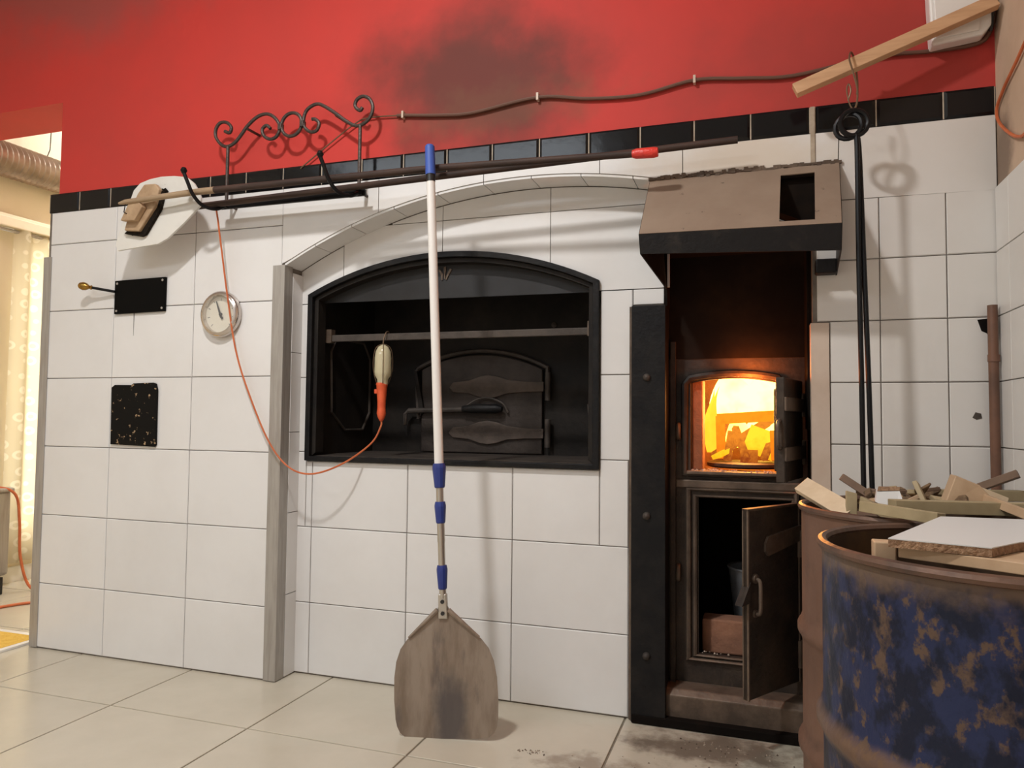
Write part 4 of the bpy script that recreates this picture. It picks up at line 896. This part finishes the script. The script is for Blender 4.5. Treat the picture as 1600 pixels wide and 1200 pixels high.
tr_.add(tv + [(a, b + .05, z) for a, b, z in tv], [(0, 1, 2, 3), (7, 6, 5, 4), (0, 4, 5, 1), (1, 5, 6, 2), (2, 6, 7, 3), (3, 7, 4, 0)])
tag(tr_.build('wood_offcut', WOODS[3], None, bevel=.002), 'wedge-shaped tan offcut standing at the right of the scrap pile', 'wood', G)
wcx = thing('chipboard_scrap', 'small white-faced chipboard scrap in the scrap pile', 'board', (2.91, -.69, .83))
wv = [(2.880, -.690, .852), (2.915, -.702, .838), (2.932, -.690, .862), (2.930, -.670, .876), (2.886, -.672, .874)]
MB().add(wv + [(a, b + .014, z + .004) for a, b, z in wv], [(0, 1, 2, 3, 4), (9, 8, 7, 6, 5)] + [(i, i + 5, (i + 1) % 5 + 5, (i + 1) % 5) for i in range(5)]).build('face', 'melamine', wcx)
wv2 = [(2.886, -.674, .875), (2.930, -.671, .877), (2.932, -.662, .884), (2.890, -.664, .884)]
MB().add(wv2 + [(a, b + .010, z - .004) for a, b, z in wv2], [(0, 1, 2, 3), (7, 6, 5, 4), (0, 4, 5, 1), (1, 5, 6, 2), (2, 6, 7, 3), (3, 7, 4, 0)]).build('torn_core', 'chip_core', wcx)
rnd = random.Random(11)
BL = ['knotty bark chunk at the left of the pile middle', 'rough bark piece behind the white scrap', 'dark bark chip right of the white scrap', 'bark strip in the middle of the rusty drum', 'splintered bark lump beside the khaki shard', 'bark flake near the back of the scrap pile', 'small bark crumb at the left of the scrap pile', 'torn bark piece at the right of the khaki shard', 'bark sliver under the pale square block', 'flat bark piece behind the wedge offcut', 'bark scrap at the far back of the scrap pile', 'bark lump in front of the khaki shard']
BL += ['curled bark chip on top of the bark heap', 'narrow splinter lying over the bark heap', 'thick bark wedge at the back right of the heap', 'pale torn chip between the bark pieces', 'loose bark flake near the left brown strip', 'small torn chip in front of the back beam']
for k in range(18):
    a = 2.885 + .0095 * k + rnd.uniform(-.015, .015); b = rnd.uniform(-.655, -.47); z = .848 + rnd.uniform(0, .024) * (1 - abs(k - 8) / 14); an = rnd.uniform(0, PI); ln = rnd.uniform(.018, .04)
    dz = rnd.uniform(-.010, .014)
    tag(MB().stick((a - ln * math.cos(an), b - ln * math.sin(an), z - dz), (a + ln * math.cos(an), b + ln * math.sin(an), z + dz), rnd.uniform(.012, .028), rnd.uniform(.006, .014), rnd.uniform(0, 1), .6).build('bark_piece', WOODS[(4, 3, 4, 4, 1, 4)[k % 6]], None, bevel=.002), BL[k], 'bark', 'bark pieces in the rusty drum')
# lower layer of scrap that carries the pile
for k in range(7):
    an = k * PI / 7 + .2; r = .205; z = .660 + .023 * k; ox, oy = .02 * math.sin(k * 2.1), .02 * math.cos(k * 1.7)
    tag(MB().stick((DR[0] + ox - r * math.cos(an), DR[1] + oy - r * math.sin(an), z), (DR[0] + ox + r * math.cos(an), DR[1] + oy + r * math.sin(an), z), .07, .02, 0).build('wood_lath', WOODS[(2, 3, 1, 2, 1, 3, 2)[k]], None, bevel=.001),
        ['lowest lath', 'second lowest lath', 'third lath from the bottom', 'middle lath', 'third lath from the top', 'second lath from the top', 'topmost level lath'][k] + ' deep inside the rusty drum under the scrap pile', 'wood', 'laths inside the rusty drum')
# blue drum
wb_ = thing('white_board', 'broken white-faced chipboard lying on the blue drum', 'board', (3.0, -1.15, .85))
bv = [(2.817, -1.292), (2.945, -.985), (3.260, -.960), (3.255, -1.09), (3.150, -1.14), (3.020, -1.230), (2.985, -1.262), (2.935, -1.330)]
def slab(pts, z0, z1, tilt=0): 
    n = len(pts); return MB().add([(a, b, z0 + tilt * (b + 1.1)) for a, b in pts] + [(a, b, z1 + tilt * (b + 1.1)) for a, b in pts], [tuple(range(n - 1, -1, -1)), tuple(range(n, 2 * n))] + [(i, (i + 1) % n, (i + 1) % n + n, i + n) for i in range(n)])
slab(bv, .8475, .8585).build('core', 'chip_core', wb_)
slab(bv, .8588, .8602).build('white_face', 'melamine', wb_)
pb = slab([(2.832, -1.275), (2.90, -1.15), (3.265, -1.02), (3.262, -1.20), (3.15, -1.325), (2.99, -1.372)], .831, .8465)
tag(pb.build('pine_board', WOODS[3], None, bevel=.0012), 'tan wooden board under the white board on the blue drum', 'board')
tag(MB().box(2.806, 2.836, -1.238, -1.205, .702, .846).build('wood_block', WOODS[3], None, bevel=.002), 'small tan block standing at the front left inside the blue drum', 'wood')
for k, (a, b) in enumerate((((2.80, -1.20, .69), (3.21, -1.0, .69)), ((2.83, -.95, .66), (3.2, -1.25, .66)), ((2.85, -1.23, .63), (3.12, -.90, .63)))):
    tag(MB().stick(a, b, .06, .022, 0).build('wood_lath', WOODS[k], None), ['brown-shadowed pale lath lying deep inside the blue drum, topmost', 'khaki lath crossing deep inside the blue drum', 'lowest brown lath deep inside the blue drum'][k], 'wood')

# ================================================================== PASSAGE ON THE LEFT
cu = thing('lace_curtain', 'cream lace curtain with ring pattern hanging before the passage window', 'curtain', (LWX + .08, 1.5, .1))
m = MB(); N = 150; ys = lin(.78, 2.7, N); zs = lin(.13, 2.14, 8); vs = []
for z in zs:
    for y in ys:
        vs.append((LWX + .075 + .026 * math.sin(y * 46 + .5 * math.sin(y * 9)) * (1.0 - .3 * (z / 2.2)) + .01 * math.sin(y * 17), y, z))
nn = N + 1
m.add(vs, [(j * nn + i, j * nn + i + 1, (j + 1) * nn + i + 1, (j + 1) * nn + i) for j in range(len(zs) - 1) for i in range(N)])
m.build('fabric', 'lace', cu, smooth=True)
MB().tube([(LWX + .07, .6, 2.125), (LWX + .07, 2.75, 2.125)], .010, 8).build('rod', 'steel', cu, smooth=True)
du = thing('ventilation_duct', 'ribbed silver flexible duct running along the passage under the ceiling', 'duct', (-1.5, 1.2, 2.55))
m = MB(); path = []; rad = []
for k in range(141):
    t = k / 140; path.append((-1.52 - .10 * math.sin(t * 3), .29 + 2.6 * t, 2.50 + .06 * math.sin(t * 2.2))); rad.append(.098 + .005 * (1 if k % 2 else -1))
m.tube(path, rad, 24).build('hose', 'duct_foil', du, smooth=True, sharp=20)
for y, z in ((.55, 2.51), (.95, 2.53), (1.9, 2.56)):
    MB().tube([(-1.58, y, z - .10), (-1.66, y, z), (-1.58, y, z + .15), (-1.55, y, CEIL)], .003, 5).build('hanger_wire', 'hook_iron', du)
he = thing('heater', 'grey metal heater standing by the curtain at the left edge', 'heater', (-1.5, .5, 0))
MB().box(-1.60, -1.445, .32, .69, .10, .585).build('casing', 'steel', he, bevel=.02)
MB().box(-1.612, -1.433, .31, .70, .575, .60).build('top_cap', 'steel', he, bevel=.01)
for y in (.38, .63): MB().box(-1.62, -1.43, y - .015, y + .015, .002, .10).build('foot', 'black_plastic', he, bevel=.004)
ec = MB().tube(smoothpath([(-1.55, .45, .606), (-1.47, .60, .608), (-1.42, .69, .56), (-1.405, .71, .40), (-1.40, .72, .20), (-1.36, .76, .02), (-1.20, .80, .008), (-1.05, .62, .008), (-1.12, .50, .008), (-1.25, .20, .008), (-1.6, -.1, .008)], 6), .0075, 8).build('floor_cord', 'orange', None, smooth=True)
tag(ec, 'thick orange cord draped over the heater and along the passage floor', 'cord')
ru = thing('door_mat', 'yellow mat with white border on the passage floor', 'mat', (-.9, -.2, 0))
M['mat_yellow'] = mat('yellow_pile', (.80, .52, .10), (.72, .42, .06), 40, rough=.95, bump=.5, bscale=120)
MB().box(-1.40, -.475, -.75, .10, .001, .011).build('pile', 'mat_yellow', ru)
for q in ((-1.43, -.445, .10, .13), (-1.43, -.445, -.78, -.75), (-1.43, -1.40, -.75, .10), (-.475, -.445, -.75, .10)): MB().box(q[0], q[1], q[2], q[3], .001, .010).build('border', 'white_paint', ru)

# ================================================================== CRUMBS ON THE FLOOR
m = MB(); rnd = random.Random(21)
for k in range(170):
    if k < 110: a, b = 2.56 + rnd.gauss(0, .13), .02 - abs(rnd.gauss(0, .09))
    elif k < 140: a, b = 1.965 + rnd.gauss(0, .022), -.235 + rnd.gauss(0, .008)
    else: a, b = 2.25 + rnd.gauss(0, .12), -.30 + rnd.gauss(0, .06)
    if a > 2.70 and b < -.2: continue
    s = rnd.uniform(.0012, .004)
    m.add([(a - s, b, .0005), (a, b - s, .0005), (a + s, b, .0005), (a, b + s, .0005), (a, b, s * 1.3)], [(0, 1, 4), (1, 2, 4), (2, 3, 4), (3, 0, 4), (3, 2, 1, 0)])
cr = m.build('ash_crumbs', mat('ash_crumb', (.40, .33, .26), (.10, .07, .05), 30, .45, .55, rough=.9), None)
tag(cr, 'scattered ash crumbs on the floor before the furnace', 'ash'); cr['kind'] = 'stuff'
